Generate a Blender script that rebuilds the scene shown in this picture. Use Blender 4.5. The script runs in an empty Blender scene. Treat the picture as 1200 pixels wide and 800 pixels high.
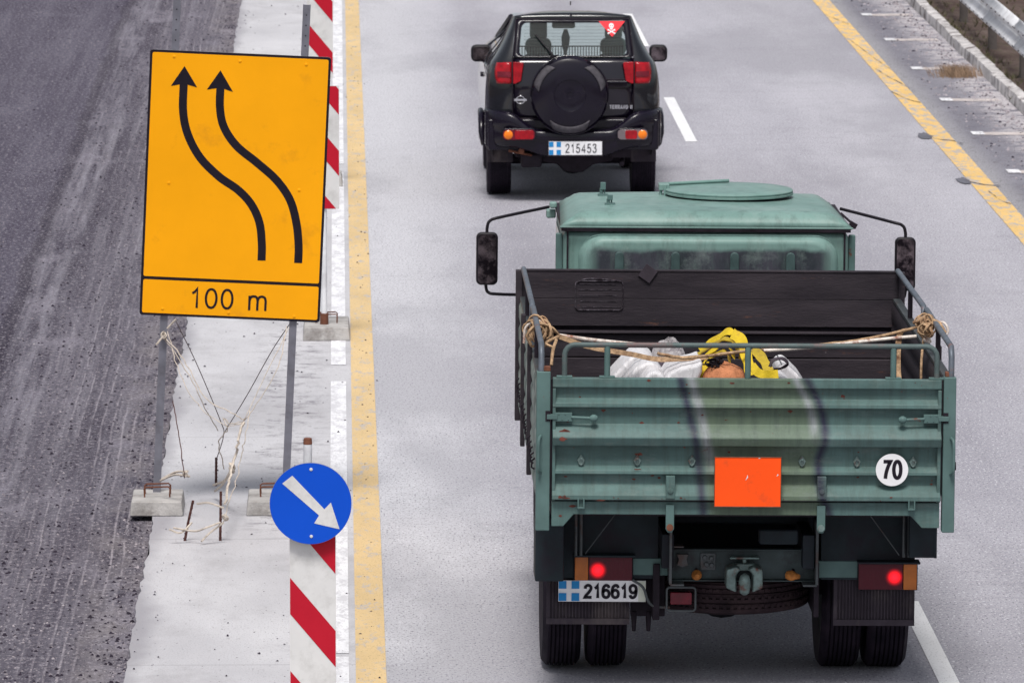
import bpy, bmesh, math, random
from mathutils import Vector, Matrix, Euler
random.seed(7)
S = bpy.context.scene
COL = S.collection
R = math.radians
# ------------------------------------------------------------------ camera
FPX = 6667*1.27
cam_d = bpy.data.cameras.new("camera"); cam = bpy.data.objects.new("camera", cam_d); COL.objects.link(cam)
cam_d.sensor_width = 36.0; cam_d.lens = FPX/1200*36; cam_d.clip_start = .5; cam_d.clip_end = 6000
th, ps = math.atan(1045/FPX), R(1.3836)
fw = Vector((math.sin(ps)*math.cos(th), math.cos(ps)*math.cos(th), -math.sin(th)))
rt = Vector((math.cos(ps), -math.sin(ps), 0)); up = rt.cross(fw)
cam.matrix_world = Matrix(((rt.x, up.x, -fw.x, 0), (rt.y, up.y, -fw.y, 0), (rt.z, up.z, -fw.z, 7.18), (0, 0, 0, 1)))
cam_d.dof.use_dof = True; cam_d.dof.focus_distance = 43.0; cam_d.dof.aperture_fstop = 13
S.camera = cam
# ------------------------------------------------------------------ light
w = bpy.data.worlds.new("World"); S.world = w; w.use_nodes = True
nt = w.node_tree; nt.nodes.clear()
SUN_EL, SUN_AZ = R(62), R(188)       # azimuth clockwise from +Y
sky = nt.nodes.new('ShaderNodeTexSky'); sky.sky_type = 'NISHITA'; sky.sun_disc = False
sky.sun_elevation = SUN_EL; sky.sun_rotation = SUN_AZ; sky.dust_density = 3.0; sky.ozone_density = 1.2
hs = nt.nodes.new('ShaderNodeHueSaturation'); hs.inputs['Saturation'].default_value = .36
bg = nt.nodes.new('ShaderNodeBackground'); bg.inputs['Strength'].default_value = .092
wo = nt.nodes.new('ShaderNodeOutputWorld')
nt.links.new(sky.outputs[0], hs.inputs['Color']); nt.links.new(hs.outputs[0], bg.inputs[0]); nt.links.new(bg.outputs[0], wo.inputs[0])
sd = bpy.data.lights.new("sun", 'SUN'); sun = bpy.data.objects.new("sun", sd); COL.objects.link(sun)
sd.energy = 2.5; sd.angle = R(18); sd.color = (1, .965, .92)
sv = Vector((math.sin(SUN_AZ)*math.cos(SUN_EL), math.cos(SUN_AZ)*math.cos(SUN_EL), math.sin(SUN_EL)))
sun.rotation_euler = sv.to_track_quat('Z', 'Y').to_euler()
S.view_settings.view_transform = 'Standard'; S.view_settings.look = 'None'
S.view_settings.exposure = .33; S.view_settings.gamma = 1; S.view_settings.use_curve_mapping = False
S.cycles.max_bounces = 8; S.cycles.transparent_max_bounces = 12
S.cycles.use_denoising = True

# ------------------------------------------------------------------ helpers
def NY(Y, z=0.0):       # survey distance -> metres along the road
    return (1.27*(.98794*Y+(7.15-z)*.15485)-(7.18-z)*.1225)/.99247
def qn(px, py, Y):
    d = fw+rt*((px-600)/FPX)-up*((py-400)/FPX); t_ = Y/d.y; return (d.x*t_, Y, 7.18+d.z*t_)
def q(px, py, Y):
    return qn(px, py, NY(Y, qn(px, py, NY(Y, 1.5))[2]))
def tag(o, label=None, cat=None, group=None, kind=None):
    if label: o['label'] = label
    if cat: o['category'] = cat
    if group: o['group'] = group
    if kind: o['kind'] = kind
    return o
def empty(name, loc=(0, 0, 0), rot=(0, 0, 0)):
    o = bpy.data.objects.new(name, None); o.empty_display_size = .1; COL.objects.link(o)
    o.location = loc; o.rotation_euler = rot; return o
class MB:
    def __init__(s): s.v = []; s.f = []; s.p = []
    def add(s, vs, fs):
        s.p.append((list(vs), list(fs)))
        n = len(s.v); s.v += [tuple(v) for v in vs]; s.f += [tuple(i+n for i in f) for f in fs]; return s
    def box(s, x0, x1, y0, y1, z0, z1):
        return s.add([(x0,y0,z0),(x1,y0,z0),(x1,y1,z0),(x0,y1,z0),(x0,y0,z1),(x1,y0,z1),(x1,y1,z1),(x0,y1,z1)],
                     [(0,3,2,1),(4,5,6,7),(0,1,5,4),(1,2,6,5),(2,3,7,6),(3,0,4,7)])
    def obox(s, c, size, rot=(0, 0, 0)):
        m = Euler(rot).to_matrix(); c = Vector(c); a, b, d = [q/2 for q in size]
        vs = [c+m@Vector((x, y, z)) for z in (-d, d) for x, y in ((-a,-b),(a,-b),(a,b),(-a,b))]
        return s.add(vs, [(0,3,2,1),(4,5,6,7),(0,1,5,4),(1,2,6,5),(2,3,7,6),(3,0,4,7)])
    def tube(s, pts, r, seg=8, closed=False, flat=1.0):
        pts = [Vector(p) for p in pts]; n = len(pts); rs = r if isinstance(r, (list, tuple)) else [r]*n
        vs = []; prev = None
        for i, p in enumerate(pts):
            a = pts[i-1] if (i > 0 or closed) else p; b = pts[(i+1) % n] if (i < n-1 or closed) else p
            t = (b-a).normalized()
            if prev is None:
                ref = Vector((0, 0, 1)) if abs(t.z) < .9 else Vector((0, 1, 0)); u = t.cross(ref).normalized()
            else:
                u = (prev-t*prev.dot(t)).normalized()
            prev = u; w_ = t.cross(u)
            for k in range(seg):
                q = 2*math.pi*k/seg; vs.append(p+u*math.cos(q)*rs[i]+w_*math.sin(q)*rs[i]*flat)
        fs = []
        for i in range(n if closed else n-1):
            for k in range(seg):
                a, b = i*seg, ((i+1) % n)*seg
                fs.append((a+k, a+(k+1) % seg, b+(k+1) % seg, b+k))
        if not closed: fs += [tuple(range(seg-1, -1, -1)), tuple((n-1)*seg+k for k in range(seg))]
        return s.add(vs, fs)
    def cyl(s, p0, p1, r0, r1=None, seg=16): return s.tube([p0, p1], [r0, r0 if r1 is None else r1], seg)
    def lathe(s, prof, c, axis='y', seg=32, a0=0, a1=360, caps=True):
        # prof: (radius, along)
        full = abs(a1-a0-360) < 1e-6; ns = seg if full else seg+1; vs = []
        for r_, t in prof:
            for k in range(ns):
                q = R(a0+(a1-a0)*k/seg); a, b = r_*math.cos(q), r_*math.sin(q)
                p = {'x': (t, a, b), 'y': (a, t, b), 'z': (a, b, t)}[axis]
                vs.append((c[0]+p[0], c[1]+p[1], c[2]+p[2]))
        fs = []
        for i in range(len(prof)-1):
            for k in range(seg):
                k2 = (k+1) % ns; fs.append((i*ns+k, i*ns+k2, (i+1)*ns+k2, (i+1)*ns+k))
        if caps and full:
            fs += [tuple(range(ns)), tuple((len(prof)-1)*ns+k for k in range(ns))]
        return s.add(vs, fs)
    def prism(s, poly, a, b, ax='y'):
        # polygon in the plane normal to ax, extruded a..b
        n = len(poly)
        def P(p, t): return {'y': (p[0], t, p[1]), 'x': (t, p[0], p[1]), 'z': (p[0], p[1], t)}[ax]
        return s.add([P(p, a) for p in poly]+[P(p, b) for p in poly],
                     [tuple(range(n)), tuple(range(2*n-1, n-1, -1))]+[(i, (i+1) % n, n+(i+1) % n, n+i) for i in range(n)])
    def sheet(s, poly, y=0.0): return s.add([(p[0], y, p[1]) for p in poly], [tuple(range(len(poly)))])
    def quad(s, *p): return s.add(p, [tuple(range(len(p)))])
    def grid(s, fn, nu, nv):
        vs = [fn(i/nu, j/nv) for j in range(nv+1) for i in range(nu+1)]
        return s.add(vs, [(j*(nu+1)+i, j*(nu+1)+i+1, (j+1)*(nu+1)+i+1, (j+1)*(nu+1)+i) for j in range(nv) for i in range(nu)])
    def build(s, name, mat, parent=None, bevel=0, solid=0, sub=0, smooth=38, seg=2, loc=None, label=None, shift=0):
        me = bpy.data.meshes.new(name); me.from_pydata(s.v, [], s.f); me.update()
        bm = bmesh.new(); bm.from_mesh(me); bmesh.ops.remove_doubles(bm, verts=bm.verts, dist=1e-5)
        bmesh.ops.recalc_face_normals(bm, faces=bm.faces)
        for f in bm.faces: f.smooth = True
        for e in bm.edges:
            e.smooth = not (len(e.link_faces) == 2 and e.calc_face_angle(0) > R(smooth))
        bm.to_mesh(me); bm.free()
        o = bpy.data.objects.new(name, me); COL.objects.link(o)
        if isinstance(mat, (list, tuple)):
            for m_ in mat: me.materials.append(m_)
        else: me.materials.append(mat)
        if parent: o.parent = parent
        if loc: o.location = loc
        if solid:
            m_ = o.modifiers.new('solid', 'SOLIDIFY'); m_.thickness = solid; m_.offset = shift
        if sub:
            m_ = o.modifiers.new('sub', 'SUBSURF'); m_.levels = sub; m_.render_levels = sub
        if bevel:
            m_ = o.modifiers.new('bevel', 'BEVEL'); m_.width = bevel; m_.segments = seg; m_.limit_method = 'ANGLE'; m_.angle_limit = R(40)
            m_.harden_normals = True
        if label: o['label'] = label
        return o
def _each(s, name, mat, parent=None, **kw):    # every primitive an object of its own
    out = []
    for vs, fs in s.p:
        m = MB(); m.add(vs, fs); out.append(m.build(name, mat, parent, **kw))
    return out
MB.each = _each
def rrect(x0, x1, z0, z1, r, n=5):
    p = []
    for cx, cz, a in ((x1-r, z1-r, 0), (x0+r, z1-r, 90), (x0+r, z0+r, 180), (x1-r, z0+r, 270)):
        for k in range(n+1):
            q = R(a+90*k/n); p.append((cx+r*math.cos(q), cz+r*math.sin(q)))
    return p
def circ(cx, cz, r, n=40): return [(cx+r*math.cos(2*math.pi*k/n), cz+r*math.sin(2*math.pi*k/n)) for k in range(n)]
def spline(P, n=8):
    P = [Vector(p) for p in P]; out = []
    for i in range(len(P)-1):
        a = P[i-1] if i else P[0]*2-P[1]; b, c = P[i], P[i+1]; d = P[i+2] if i+2 < len(P) else P[-1]*2-P[-2]
        for k in range(n):
            t = k/n
            out.append(.5*((2*b)+(c-a)*t+(2*a-5*b+4*c-d)*t*t+(3*b-a-3*c+d)*t**3))
    out.append(P[-1]); return out
def _el(cx, cy, rx, ry, a0=0, a1=360, n=30): return [(cx+rx*math.copysign(abs(math.cos(R(a0+(a1-a0)*k/n)))**.9, math.cos(R(a0+(a1-a0)*k/n))), cy+ry*math.sin(R(a0+(a1-a0)*k/n))) for k in range(n+1)]
def _sp(*p): return [(v.x, v.y) for v in spline([(x, y, 0) for x, y in p], 6)]
_six = _sp((.50, .76), (.44, .91), (.29, .96), (.11, .82), (.05, .46), (.09, .15), (.27, .04), (.45, .11), (.51, .31), (.45, .51), (.29, .60), (.13, .53), (.06, .40))
GL = {'0': (.56, [_el(.28, .5, .235, .46)]), '1': (.50, [[(.08, .72), (.20, .80), (.30, .97), (.30, 0)]]),
 '2': (.56, [_sp((.06, .70), (.10, .87), (.28, .96), (.46, .86), (.48, .68), (.34, .44), (.14, .22), (.05, .05))+[(.54, .05)]]),
 '3': (.56, [_sp((.06, .76), (.14, .91), (.28, .96), (.43, .89), (.46, .74), (.38, .59), (.22, .54)), _sp((.22, .54), (.41, .49), (.50, .30), (.43, .11), (.27, .04), (.12, .09), (.05, .24))]),
 '4': (.58, [[(.42, 0), (.42, .94), (.05, .28), (.57, .28)]]),
 '5': (.56, [[(.50, .95), (.15, .95), (.09, .50)]+_sp((.09, .50), (.26, .60), (.44, .52), (.51, .32), (.43, .11), (.26, .04), (.11, .09), (.04, .23))[1:]]),
 '6': (.56, [_six]), '9': (.56, [[(.56-x, 1-y) for x, y in _six]]), '7': (.56, [[(.05, .95), (.52, .95)]+_sp((.52, .95), (.36, .66), (.24, .32), (.19, 0))[1:]]),
 'm': (.88, [[(.08, 0), (.08, .72)], _sp((.08, .46), (.13, .64), (.26, .70), (.39, .65), (.44, .48), (.44, .30))+[(.44, 0)], _sp((.44, .46), (.50, .64), (.62, .70), (.75, .65), (.80, .48), (.80, .30))+[(.80, 0)]]),
 'T': (.56, [[(.03, .95), (.55, .95)], [(.29, .95), (.29, 0)]]), 'E': (.52, [[(.52, .95), (.07, .95), (.07, .05), (.52, .05)], [(.07, .5), (.46, .5)]]),
 'R': (.58, [[(.07, 0), (.07, .95)]+_sp((.07, .95), (.36, .95), (.50, .84), (.50, .62), (.36, .5), (.07, .48))[1:], [(.30, .48), (.54, 0)]]),
 'A': (.58, [[(.03, 0), (.30, .97), (.57, 0)], [(.14, .34), (.46, .34)]]), 'N': (.58, [[(.07, 0), (.07, .93), (.52, .07), (.52, 1)]]),
 'O': (.60, [_el(.30, .5, .25, .46)]), 'I': (.16, [[(.08, 0), (.08, 1)]]), ' ': (.34, [])}
def text(body, x0, x1, z0, z1, y, mat, parent, name='lettering', bold=.12, gap=.15):
    tot = sum(GL[c][0] for c in body)+gap*(len(body)-1); H_ = z1-z0; sx = (x1-x0)/tot; cx = x0; b = MB(); lay = 0
    for ch in body:
        wd_, strokes = GL[ch]
        for st in strokes:
            pts = [Vector((cx+p[0]*sx, z0+p[1]*H_)) for p in st]; h = bold*H_/2; n_ = len(pts); L_ = []; R_ = []
            loop = (pts[0]-pts[-1]).length < 1e-5
            for i, p in enumerate(pts):
                a = (p-pts[i-1]).normalized() if i else ((p-pts[-2]).normalized() if loop else None)
                c = (pts[i+1]-p).normalized() if i < n_-1 else ((pts[1]-p).normalized() if loop else None)
                if a is None: a = c
                if c is None: c = a
                na, nc = Vector((-a.y, a.x)), Vector((-c.y, c.x)); m = (na+nc); m = m.normalized() if m.length > 1e-4 else na
                k = min(1/max(.3, m.dot(na)), 1.9)*h; L_.append(p+m*k); R_.append(p-m*k)
            yy = y-lay*.00012; lay = (lay+1) % 5
            b.add([(v.x, yy, v.y) for v in L_+R_], [(i, i+1, n_+i+1, n_+i) for i in range(n_-1)])
        cx += (wd_+gap)*sx
    return b.build(name, mat, parent)
# ------------------------------------------------------------------ materials
class NT:
    def __init__(s, name):
        s.m = bpy.data.materials.new(name); s.m.use_nodes = True; s.t = s.m.node_tree; s.t.nodes.clear()
        s.out = s.n('ShaderNodeOutputMaterial'); s.b = s.n('ShaderNodeBsdfPrincipled'); s.l(s.b.outputs[0], s.out.inputs[0])
        s.tc = s.n('ShaderNodeTexCoord')
    def n(s, k): return s.t.nodes.new(k)
    def l(s, a, b): s.t.links.new(a, b)
    def noise(s, scale=1, stretch=(1, 1, 1), detail=6, rough=.6, off=(0, 0, 0), voro=None, dist=0):
        mp = s.n('ShaderNodeMapping'); mp.inputs['Scale'].default_value = stretch; mp.inputs['Location'].default_value = off
        s.l(s.tc.outputs['Object'], mp.inputs[0])
        if voro:
            x = s.n('ShaderNodeTexVoronoi'); x.feature = voro; x.inputs['Scale'].default_value = scale; s.l(mp.outputs[0], x.inputs['Vector'])
            return x.outputs['Distance']
        x = s.n('ShaderNodeTexNoise'); x.inputs['Scale'].default_value = scale; x.inputs['Detail'].default_value = detail
        x.inputs['Roughness'].default_value = rough; x.inputs['Distortion'].default_value = dist
        s.l(mp.outputs[0], x.inputs['Vector']); return x.outputs['Fac']
    def ramp(s, fac, a, b, ca=(0, 0, 0), cb=(1, 1, 1)):
        r_ = s.n('ShaderNodeValToRGB'); e = r_.color_ramp.elements; e[0].position = a; e[1].position = b
        e[0].color = (*ca, 1); e[1].color = (*cb, 1); s.l(fac, r_.inputs[0]); return r_.outputs[0]
    def mix(s, fac, a, b, mode='MIX'):
        x = s.n('ShaderNodeMix'); x.data_type = 'RGBA'; x.blend_type = mode
        for i, v in ((0, fac), (6, a), (7, b)):
            if isinstance(v, (int, float)): x.inputs[i].default_value = v
            elif isinstance(v, tuple): x.inputs[i].default_value = (*v, 1) if len(v) == 3 else v
            else: s.l(v, x.inputs[i])
        return x.outputs[2]
    def math(s, op, a, b=0, c=None, clamp=False):
        x = s.n('ShaderNodeMath'); x.operation = op; x.use_clamp = clamp
        for i, v in enumerate((a, b) if c is None else (a, b, c)):
            if isinstance(v, (int, float)): x.inputs[i].default_value = v
            else: s.l(v, x.inputs[i])
        return x.outputs[0]
    def xyz(s):
        x = s.n('ShaderNodeSeparateXYZ'); s.l(s.tc.outputs['Object'], x.inputs[0]); return x.outputs
    def band(s, v, a, b, soft=.02):     # 1 between a and b
        return s.math('MULTIPLY', s.smooth(v, a-soft, a+soft), s.math('SUBTRACT', 1.0, s.smooth(v, b-soft, b+soft)))
    def smooth(s, v, a, b):
        x = s.n('ShaderNodeMapRange'); x.interpolation_type = 'SMOOTHSTEP'; x.inputs[1].default_value = a; x.inputs[2].default_value = b
        s.l(v, x.inputs[0]); return x.outputs[0]
    def curve(s, v, pts):               # piecewise curve, domain and range 0..1
        x = s.n('ShaderNodeFloatCurve'); c = x.mapping.curves[0]
        c.points[0].location = pts[0]; c.points[1].location = pts[-1]
        for p in pts[1:-1]: c.points.new(*p)
        x.mapping.update(); s.l(v, x.inputs['Value']); return x.outputs[0]
    def fin(s, col, rough=.6, metal=0, bump=None, bd=.01, bs=.5, coat=0, spec=.18):
        if isinstance(col, tuple): s.b.inputs['Base Color'].default_value = (*col, 1)
        else: s.l(col, s.b.inputs['Base Color'])
        if isinstance(rough, (int, float)): s.b.inputs['Roughness'].default_value = rough
        else: s.l(rough, s.b.inputs['Roughness'])
        s.b.inputs['Metallic'].default_value = metal; s.b.inputs['Coat Weight'].default_value = coat
        s.b.inputs['Specular IOR Level'].default_value = spec
        s.b.inputs['Coat Roughness'].default_value = .06
        if bump is not None:
            x = s.n('ShaderNodeBump'); x.inputs['Strength'].default_value = bs; x.inputs['Distance'].default_value = bd
            s.l(bump, x.inputs['Height']); s.l(x.outputs[0], s.b.inputs['Normal'])
        return s.m
def simple(name, col, rough=.5, metal=0, var=.25, sc=9, dirt=None, da=.55, db=.75, coat=0, bump=0, dsc=5, st=(1, 1, 1), spec=.18):
    n = NT(name); a = n.noise(sc, st)
    c = n.mix(n.ramp(a, .3, .7), tuple(q*(1-var) for q in col), tuple(min(1, q*(1+var)) for q in col))
    if dirt: c = n.mix(n.ramp(n.noise(dsc, st, off=(3.1, 1.7, 5.3), detail=9, rough=.7), da, db), c, dirt)
    rg = n.math('ADD', n.math('MULTIPLY', a, .2), rough-.1)
    return n.fin(c, rg, metal, n.noise(sc*6, detail=3) if bump else None, .01, bump, coat, spec)
def glass_mat(name, tint, rough=.03, refl=1.0):
    n = NT(name); t = n.t
    tr = n.n('ShaderNodeBsdfTransparent'); tr.inputs[0].default_value = (*tint, 1)
    gl = n.n('ShaderNodeBsdfGlossy'); gl.inputs['Roughness'].default_value = rough
    fr = n.n('ShaderNodeLayerWeight'); fr.inputs[0].default_value = .5
    mx = n.n('ShaderNodeMixShader'); n.l(n.math('MULTIPLY_ADD', n.math('POWER', fr.outputs['Facing'], 4.0), .6*refl, .04*refl), mx.inputs[0]); n.l(tr.outputs[0], mx.inputs[1]); n.l(gl.outputs[0], mx.inputs[2])
    n.l(mx.outputs[0], n.out.inputs[0]); t.nodes.remove(n.b); return n.m
def m_sack():
    n = NT('white_sack')
    c = n.mix(n.ramp(n.noise(5, (1, 1, .6), 5), .3, .7), (.54, .53, .555), (.68, .67, .69))
    f = n.noise(9, (1.6, 1.6, .5), 3, .5, dist=1.2)
    c = n.mix(n.math('MULTIPLY', n.ramp(n.noise(16, detail=6, rough=.7), .58, .66), .5), c, (.30, .27, .26))
    return n.fin(c, .5, 0, f, .04, .5, 0, .35)
def lamp_mat(name, col, emit, strength, cx, cz, rad):
    n = NT(name); x, y, z = n.xyz()
    d = n.math('SQRT', n.math('ADD', n.math('POWER', n.math('SUBTRACT', x, cx), 2), n.math('POWER', n.math('SUBTRACT', z, cz), 2)))
    g = n.math('MULTIPLY', n.math('POWER', n.math('SUBTRACT', 1.0, n.smooth(d, 0, rad)), 2.0), strength)
    w_ = n.n('ShaderNodeTexWave'); w_.inputs['Scale'].default_value = 40; n.l(n.tc.outputs['Object'], w_.inputs[0])
    m = n.fin(col, .3, 0, w_.outputs['Fac'], .002, .3, 0, .3)
    n.b.inputs['Emission Color'].default_value = (*emit, 1); n.l(g, n.b.inputs['Emission Strength']); return m

def m_road():
    n = NT('road_asphalt'); x, y, z = n.xyz()
    c = n.mix(n.ramp(n.noise(.5, (1, .12, 1), 5), .3, .72), (.275, .268, .305), (.46, .452, .50))
    c = n.mix(n.math('MULTIPLY', n.ramp(n.noise(1.6, (.5, 2.2, 1), 8, .75, off=(9, 2, 0)), .5, .72), .35), c, (.25, .245, .275))
    c = n.mix(n.math('MULTIPLY', n.math('SUBTRACT', 1.0, n.smooth(x, .5, 1.7)), .62), c, (.60, .60, .63))      # pale dusty lane edge
    tr = n.math('ADD', n.band(x, 1.45, 1.95, .2), n.band(x, 2.75, 3.25, .2))
    c = n.mix(n.math('MULTIPLY', tr, .45), c, (.29, .28, .315))
    c = n.mix(n.math('MULTIPLY', n.band(x, 5.0, 6.2, .5), .35), c, (.48, .47, .51))
    sp = n.noise(64, (1, .45, 1), 3, .6)
    c = n.mix(n.ramp(sp, .33, .45, (1, 1, 1), (0, 0, 0)), c, (.12, .11, .14))
    c = n.mix(n.ramp(n.noise(55, (1, .45, 1), 3, .6, off=(5, 5, 5)), .58, .68), c, (.66, .66, .70))
    c = n.mix(n.math('MULTIPLY', n.ramp(n.noise(.35, (1, .30, 1), 6, .65, off=(6, 1, 3)), .46, .58), .40), c, (.235, .23, .26))
    c = n.mix(n.math('MULTIPLY', n.ramp(n.noise(3.5, (1, .5, 1), 9, .8, off=(1, 9, 3)), .64, .70), .45), c, (.17, .16, .185))
    # thin transverse hair cracks
    cr = n.noise(2.2, (.45, 2.2, 1), 6, .7, off=(4, 8, 0)); cr = n.math('ABSOLUTE', n.math('SUBTRACT', cr, .5))
    ms = n.ramp(n.noise(.7, off=(2, 2, 2)), .52, .62)
    c = n.mix(n.math('MULTIPLY', n.math('MULTIPLY', n.math('SUBTRACT', 1.0, n.smooth(cr, .0, .006)), ms), .75), c, (.10, .095, .11))
    return n.fin(c, .82, 0, n.noise(70, (1, 1, 1), 3), .012, .5)
def m_milled():
    n = NT('milled_asphalt'); x, y, z = n.xyz()
    wob = n.math('ADD', x, n.math('MULTIPLY', n.math('SUBTRACT', n.noise(.35, detail=2), .5), .25))
    big = n.noise(.9, (2.2, .16, 1), 7, .7)
    c = n.mix(n.ramp(big, .32, .68), (.034, .028, .046), (.175, .163, .20))
    # scraped longitudinal grooves near the concrete edge
    gx = n.math('ADD', x, n.math('MULTIPLY', n.math('SUBTRACT', n.noise(.5, (1, .5, 1), 3), .5), .10))
    g = n.math('SINE', n.math('MULTIPLY', gx, 78.0))
    g2 = n.math('SINE', n.math('MULTIPLY', gx, 151.0))
    gm = n.math('MULTIPLY', n.band(wob, -2.25, -1.38, .08), n.ramp(n.noise(1.3, (1.5, .18, 1), 4, off=(7, 1, 0)), .40, .56))
    gg = n.math('MULTIPLY', n.smooth(g, .72, 1.0), n.ramp(n.noise(13, (1, .13, 1), 7, .8), .41, .52))
    c = n.mix(n.math('MULTIPLY', n.math('MULTIPLY', gm, gg), .85), c, (.46, .42, .46))
    c = n.mix(n.math('MULTIPLY', n.math('MULTIPLY', gm, n.smooth(g2, .4, 1.0)), .55), c, (.045, .04, .06))
    # pale dust streaks
    st = n.math('MULTIPLY', n.band(wob, -2.62, -2.36, .06), n.ramp(n.noise(3.0, (4, .15, 1), 6, .7, off=(1, 4, 2)), .40, .62))
    c = n.mix(n.math('MULTIPLY', st, .50), c, (.36, .345, .40))
    lg = n.ramp(n.noise(2.6, (3.2, .035, 1), 5, .65, off=(4, 1, 7)), .50, .66)
    c = n.mix(n.math('MULTIPLY', lg, .45), c, (.34, .325, .37))
    lk = n.ramp(n.noise(3.1, (3.2, .035, 1), 6, .7, off=(14, 5, 7)), .47, .60)
    c = n.mix(n.math('MULTIPLY', lk, .55), c, (.040, .032, .055))
    e = n.math('MULTIPLY', n.band(x, -1.62, -1.20, .10), n.ramp(n.noise(2.4, (1, .4, 1), 6, .7, off=(3, 3, 3)), .40, .62))
    c = n.mix(n.math('MULTIPLY', e, .65), c, (.27, .245, .255))
    c = n.mix(n.math('MULTIPLY', n.ramp(n.noise(1.2, (1, .45, 1), 7, .7, off=(11, 3, 0)), .54, .66), .55), c, (.30, .28, .33))
    # smoother old asphalt beyond
    far = n.math('SUBTRACT', 1.0, n.smooth(wob, -2.86, -2.70))
    c = n.mix(n.math('MULTIPLY', far, .75), c, n.mix(n.ramp(n.noise(1.1, (2, .1, 1), 5, off=(5, 0, 0)), .3, .7), (.058, .050, .080), (.135, .125, .165)))
    c = n.mix(n.math('MULTIPLY', n.band(wob, -2.80, -2.68, .03), .5), c, (.04, .034, .05))
    c = n.mix(n.math('MULTIPLY', n.band(wob, -2.3, -1.5, .25), .28), c, (.22, .205, .24))
    sp = n.noise(30, (1, .42, 1), 6, .8)
    c = n.mix(n.math('MULTIPLY', n.ramp(sp, .36, .47, (1, 1, 1), (0, 0, 0)), .80), c, (.020, .015, .028))
    c = n.mix(n.math('MULTIPLY', n.ramp(n.noise(30, (1, .42, 1), 5, .8, off=(6, 6, 6)), .53, .62), .75), c, (.40, .37, .41))
    h = n.math('ADD', n.noise(26, (1, .6, 1), 6, .75), n.math('MULTIPLY', n.math('MULTIPLY', g, gm), .15))
    return n.fin(c, .92, 0, h, .035, .9, 0, .08)
def m_concrete_strip():
    n = NT('pale_concrete'); x, y, z = n.xyz()
    c = n.mix(n.ramp(n.noise(.9, (1, .4, 1), 6), .3, .7), (.42, .415, .44), (.56, .555, .58))
    dk = n.math('MULTIPLY', n.math('SUBTRACT', 1.0, n.smooth(n.math('ADD', x, n.math('MULTIPLY', n.math('SUBTRACT', n.noise(.8, (1, .5, 1), 5, .6), .5), .55)), -1.28, -1.12)), .60)
    c = n.mix(dk, c, (.22, .21, .24))
    c = n.mix(n.math('MULTIPLY', n.ramp(n.noise(1.7, (1, .5, 1), 9, .75, off=(8, 8, 2)), .50, .66), .45), c, (.30, .29, .305))                                                       # tar smears along the cut edge
    st = n.math('MULTIPLY', n.band(x, -.62, -.12, .12), n.ramp(n.noise(3.2, (1.1, 1.5, 1), 10, .82, off=(2, 7, 0)), .52, .57))
    pt = n.math('MULTIPLY', n.smooth(y, 47.0, 48.5), n.math('SUBTRACT', 1.0, n.smooth(y, 57.5, 61.0)))
    c = n.mix(n.math('MULTIPLY', n.math('MULTIPLY', st, pt), .8), c, (.19, .18, .20))       # thin gravel smears
    c = n.mix(n.ramp(n.noise(30, (1, .6, 1), 3, .6, off=(1, 1, 1)), .67, .70), c, (.13, .12, .13))
    c = n.mix(n.ramp(n.noise(90, (1, .6, 1), 2), .32, .42, (1, 1, 1), (0, 0, 0)), c, (.33, .32, .34))
    jt = n.math('ABSOLUTE', n.math('SUBTRACT', n.math('FRACT', n.math('MULTIPLY', y, .2)), .5))
    c = n.mix(n.math('MULTIPLY', n.math('SUBTRACT', 1.0, n.smooth(jt, .0, .004)), .5), c, (.25, .24, .26))
    return n.fin(c, .85, 0, n.noise(60, detail=4), .01, .4)
def m_paint(name, col, under, wear=.5, st=(1, .3, 1)):
    n = NT(name)
    c = n.mix(n.ramp(n.noise(2, st, 6), .35, .7), tuple(q*.88 for q in col), tuple(min(1, q*1.06) for q in col))
    c = n.mix(n.ramp(n.noise(9, (1, .3, 1), 9, .78, off=(3, 1, 2)), wear, wear+.09), c, under)
    c = n.mix(n.ramp(n.noise(95, (1, .6, 1), 2), .31, .40, (1, 1, 1), (0, 0, 0)), c, tuple(q*.55 for q in col))
    return n.fin(c, .75, 0, n.noise(70, detail=3), .008, .35)
def m_shoulder():
    n = NT('shoulder_asphalt'); x, y, z = n.xyz()
    c = n.mix(n.ramp(n.noise(1.1, (1, .4, 1), 7, .7), .3, .7), (.15, .145, .175), (.25, .245, .28))
    c = n.mix(n.math('MULTIPLY', n.math('MULTIPLY', n.smooth(x, 6.85, 7.25), n.ramp(n.noise(3.2, (1, .9, 1), 9, .8), .44, .52)), .9), c, (.50, .47, .49))
    c = n.mix(n.math('MULTIPLY', n.math('SUBTRACT', 1.0, n.smooth(x, 6.45, 6.75)), .7), c, (.34, .335, .35))
    c = n.mix(n.ramp(n.noise(5, (1, 1, 1), 8, .75, off=(3, 3, 1)), .58, .66), c, (.10, .085, .09))
    c = n.mix(n.ramp(n.noise(60, (1, .6, 1), 2), .33, .42, (1, 1, 1), (0, 0, 0)), c, (.07, .06, .075))
    return n.fin(c, .85, 0, n.noise(40, detail=4), .015, .5)
def m_dirt():
    n = NT('brown_dirt')
    c = n.mix(n.ramp(n.noise(2.2, detail=8, rough=.75), .35, .65), (.060, .035, .032), (.16, .12, .105))
    c = n.mix(n.ramp(n.noise(7, detail=8, rough=.75, off=(5, 5, 5)), .56, .66), c, (.10, .11, .05))
    return n.fin(c, .95, 0, n.noise(20, detail=8, rough=.7), .05, .9)
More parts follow.
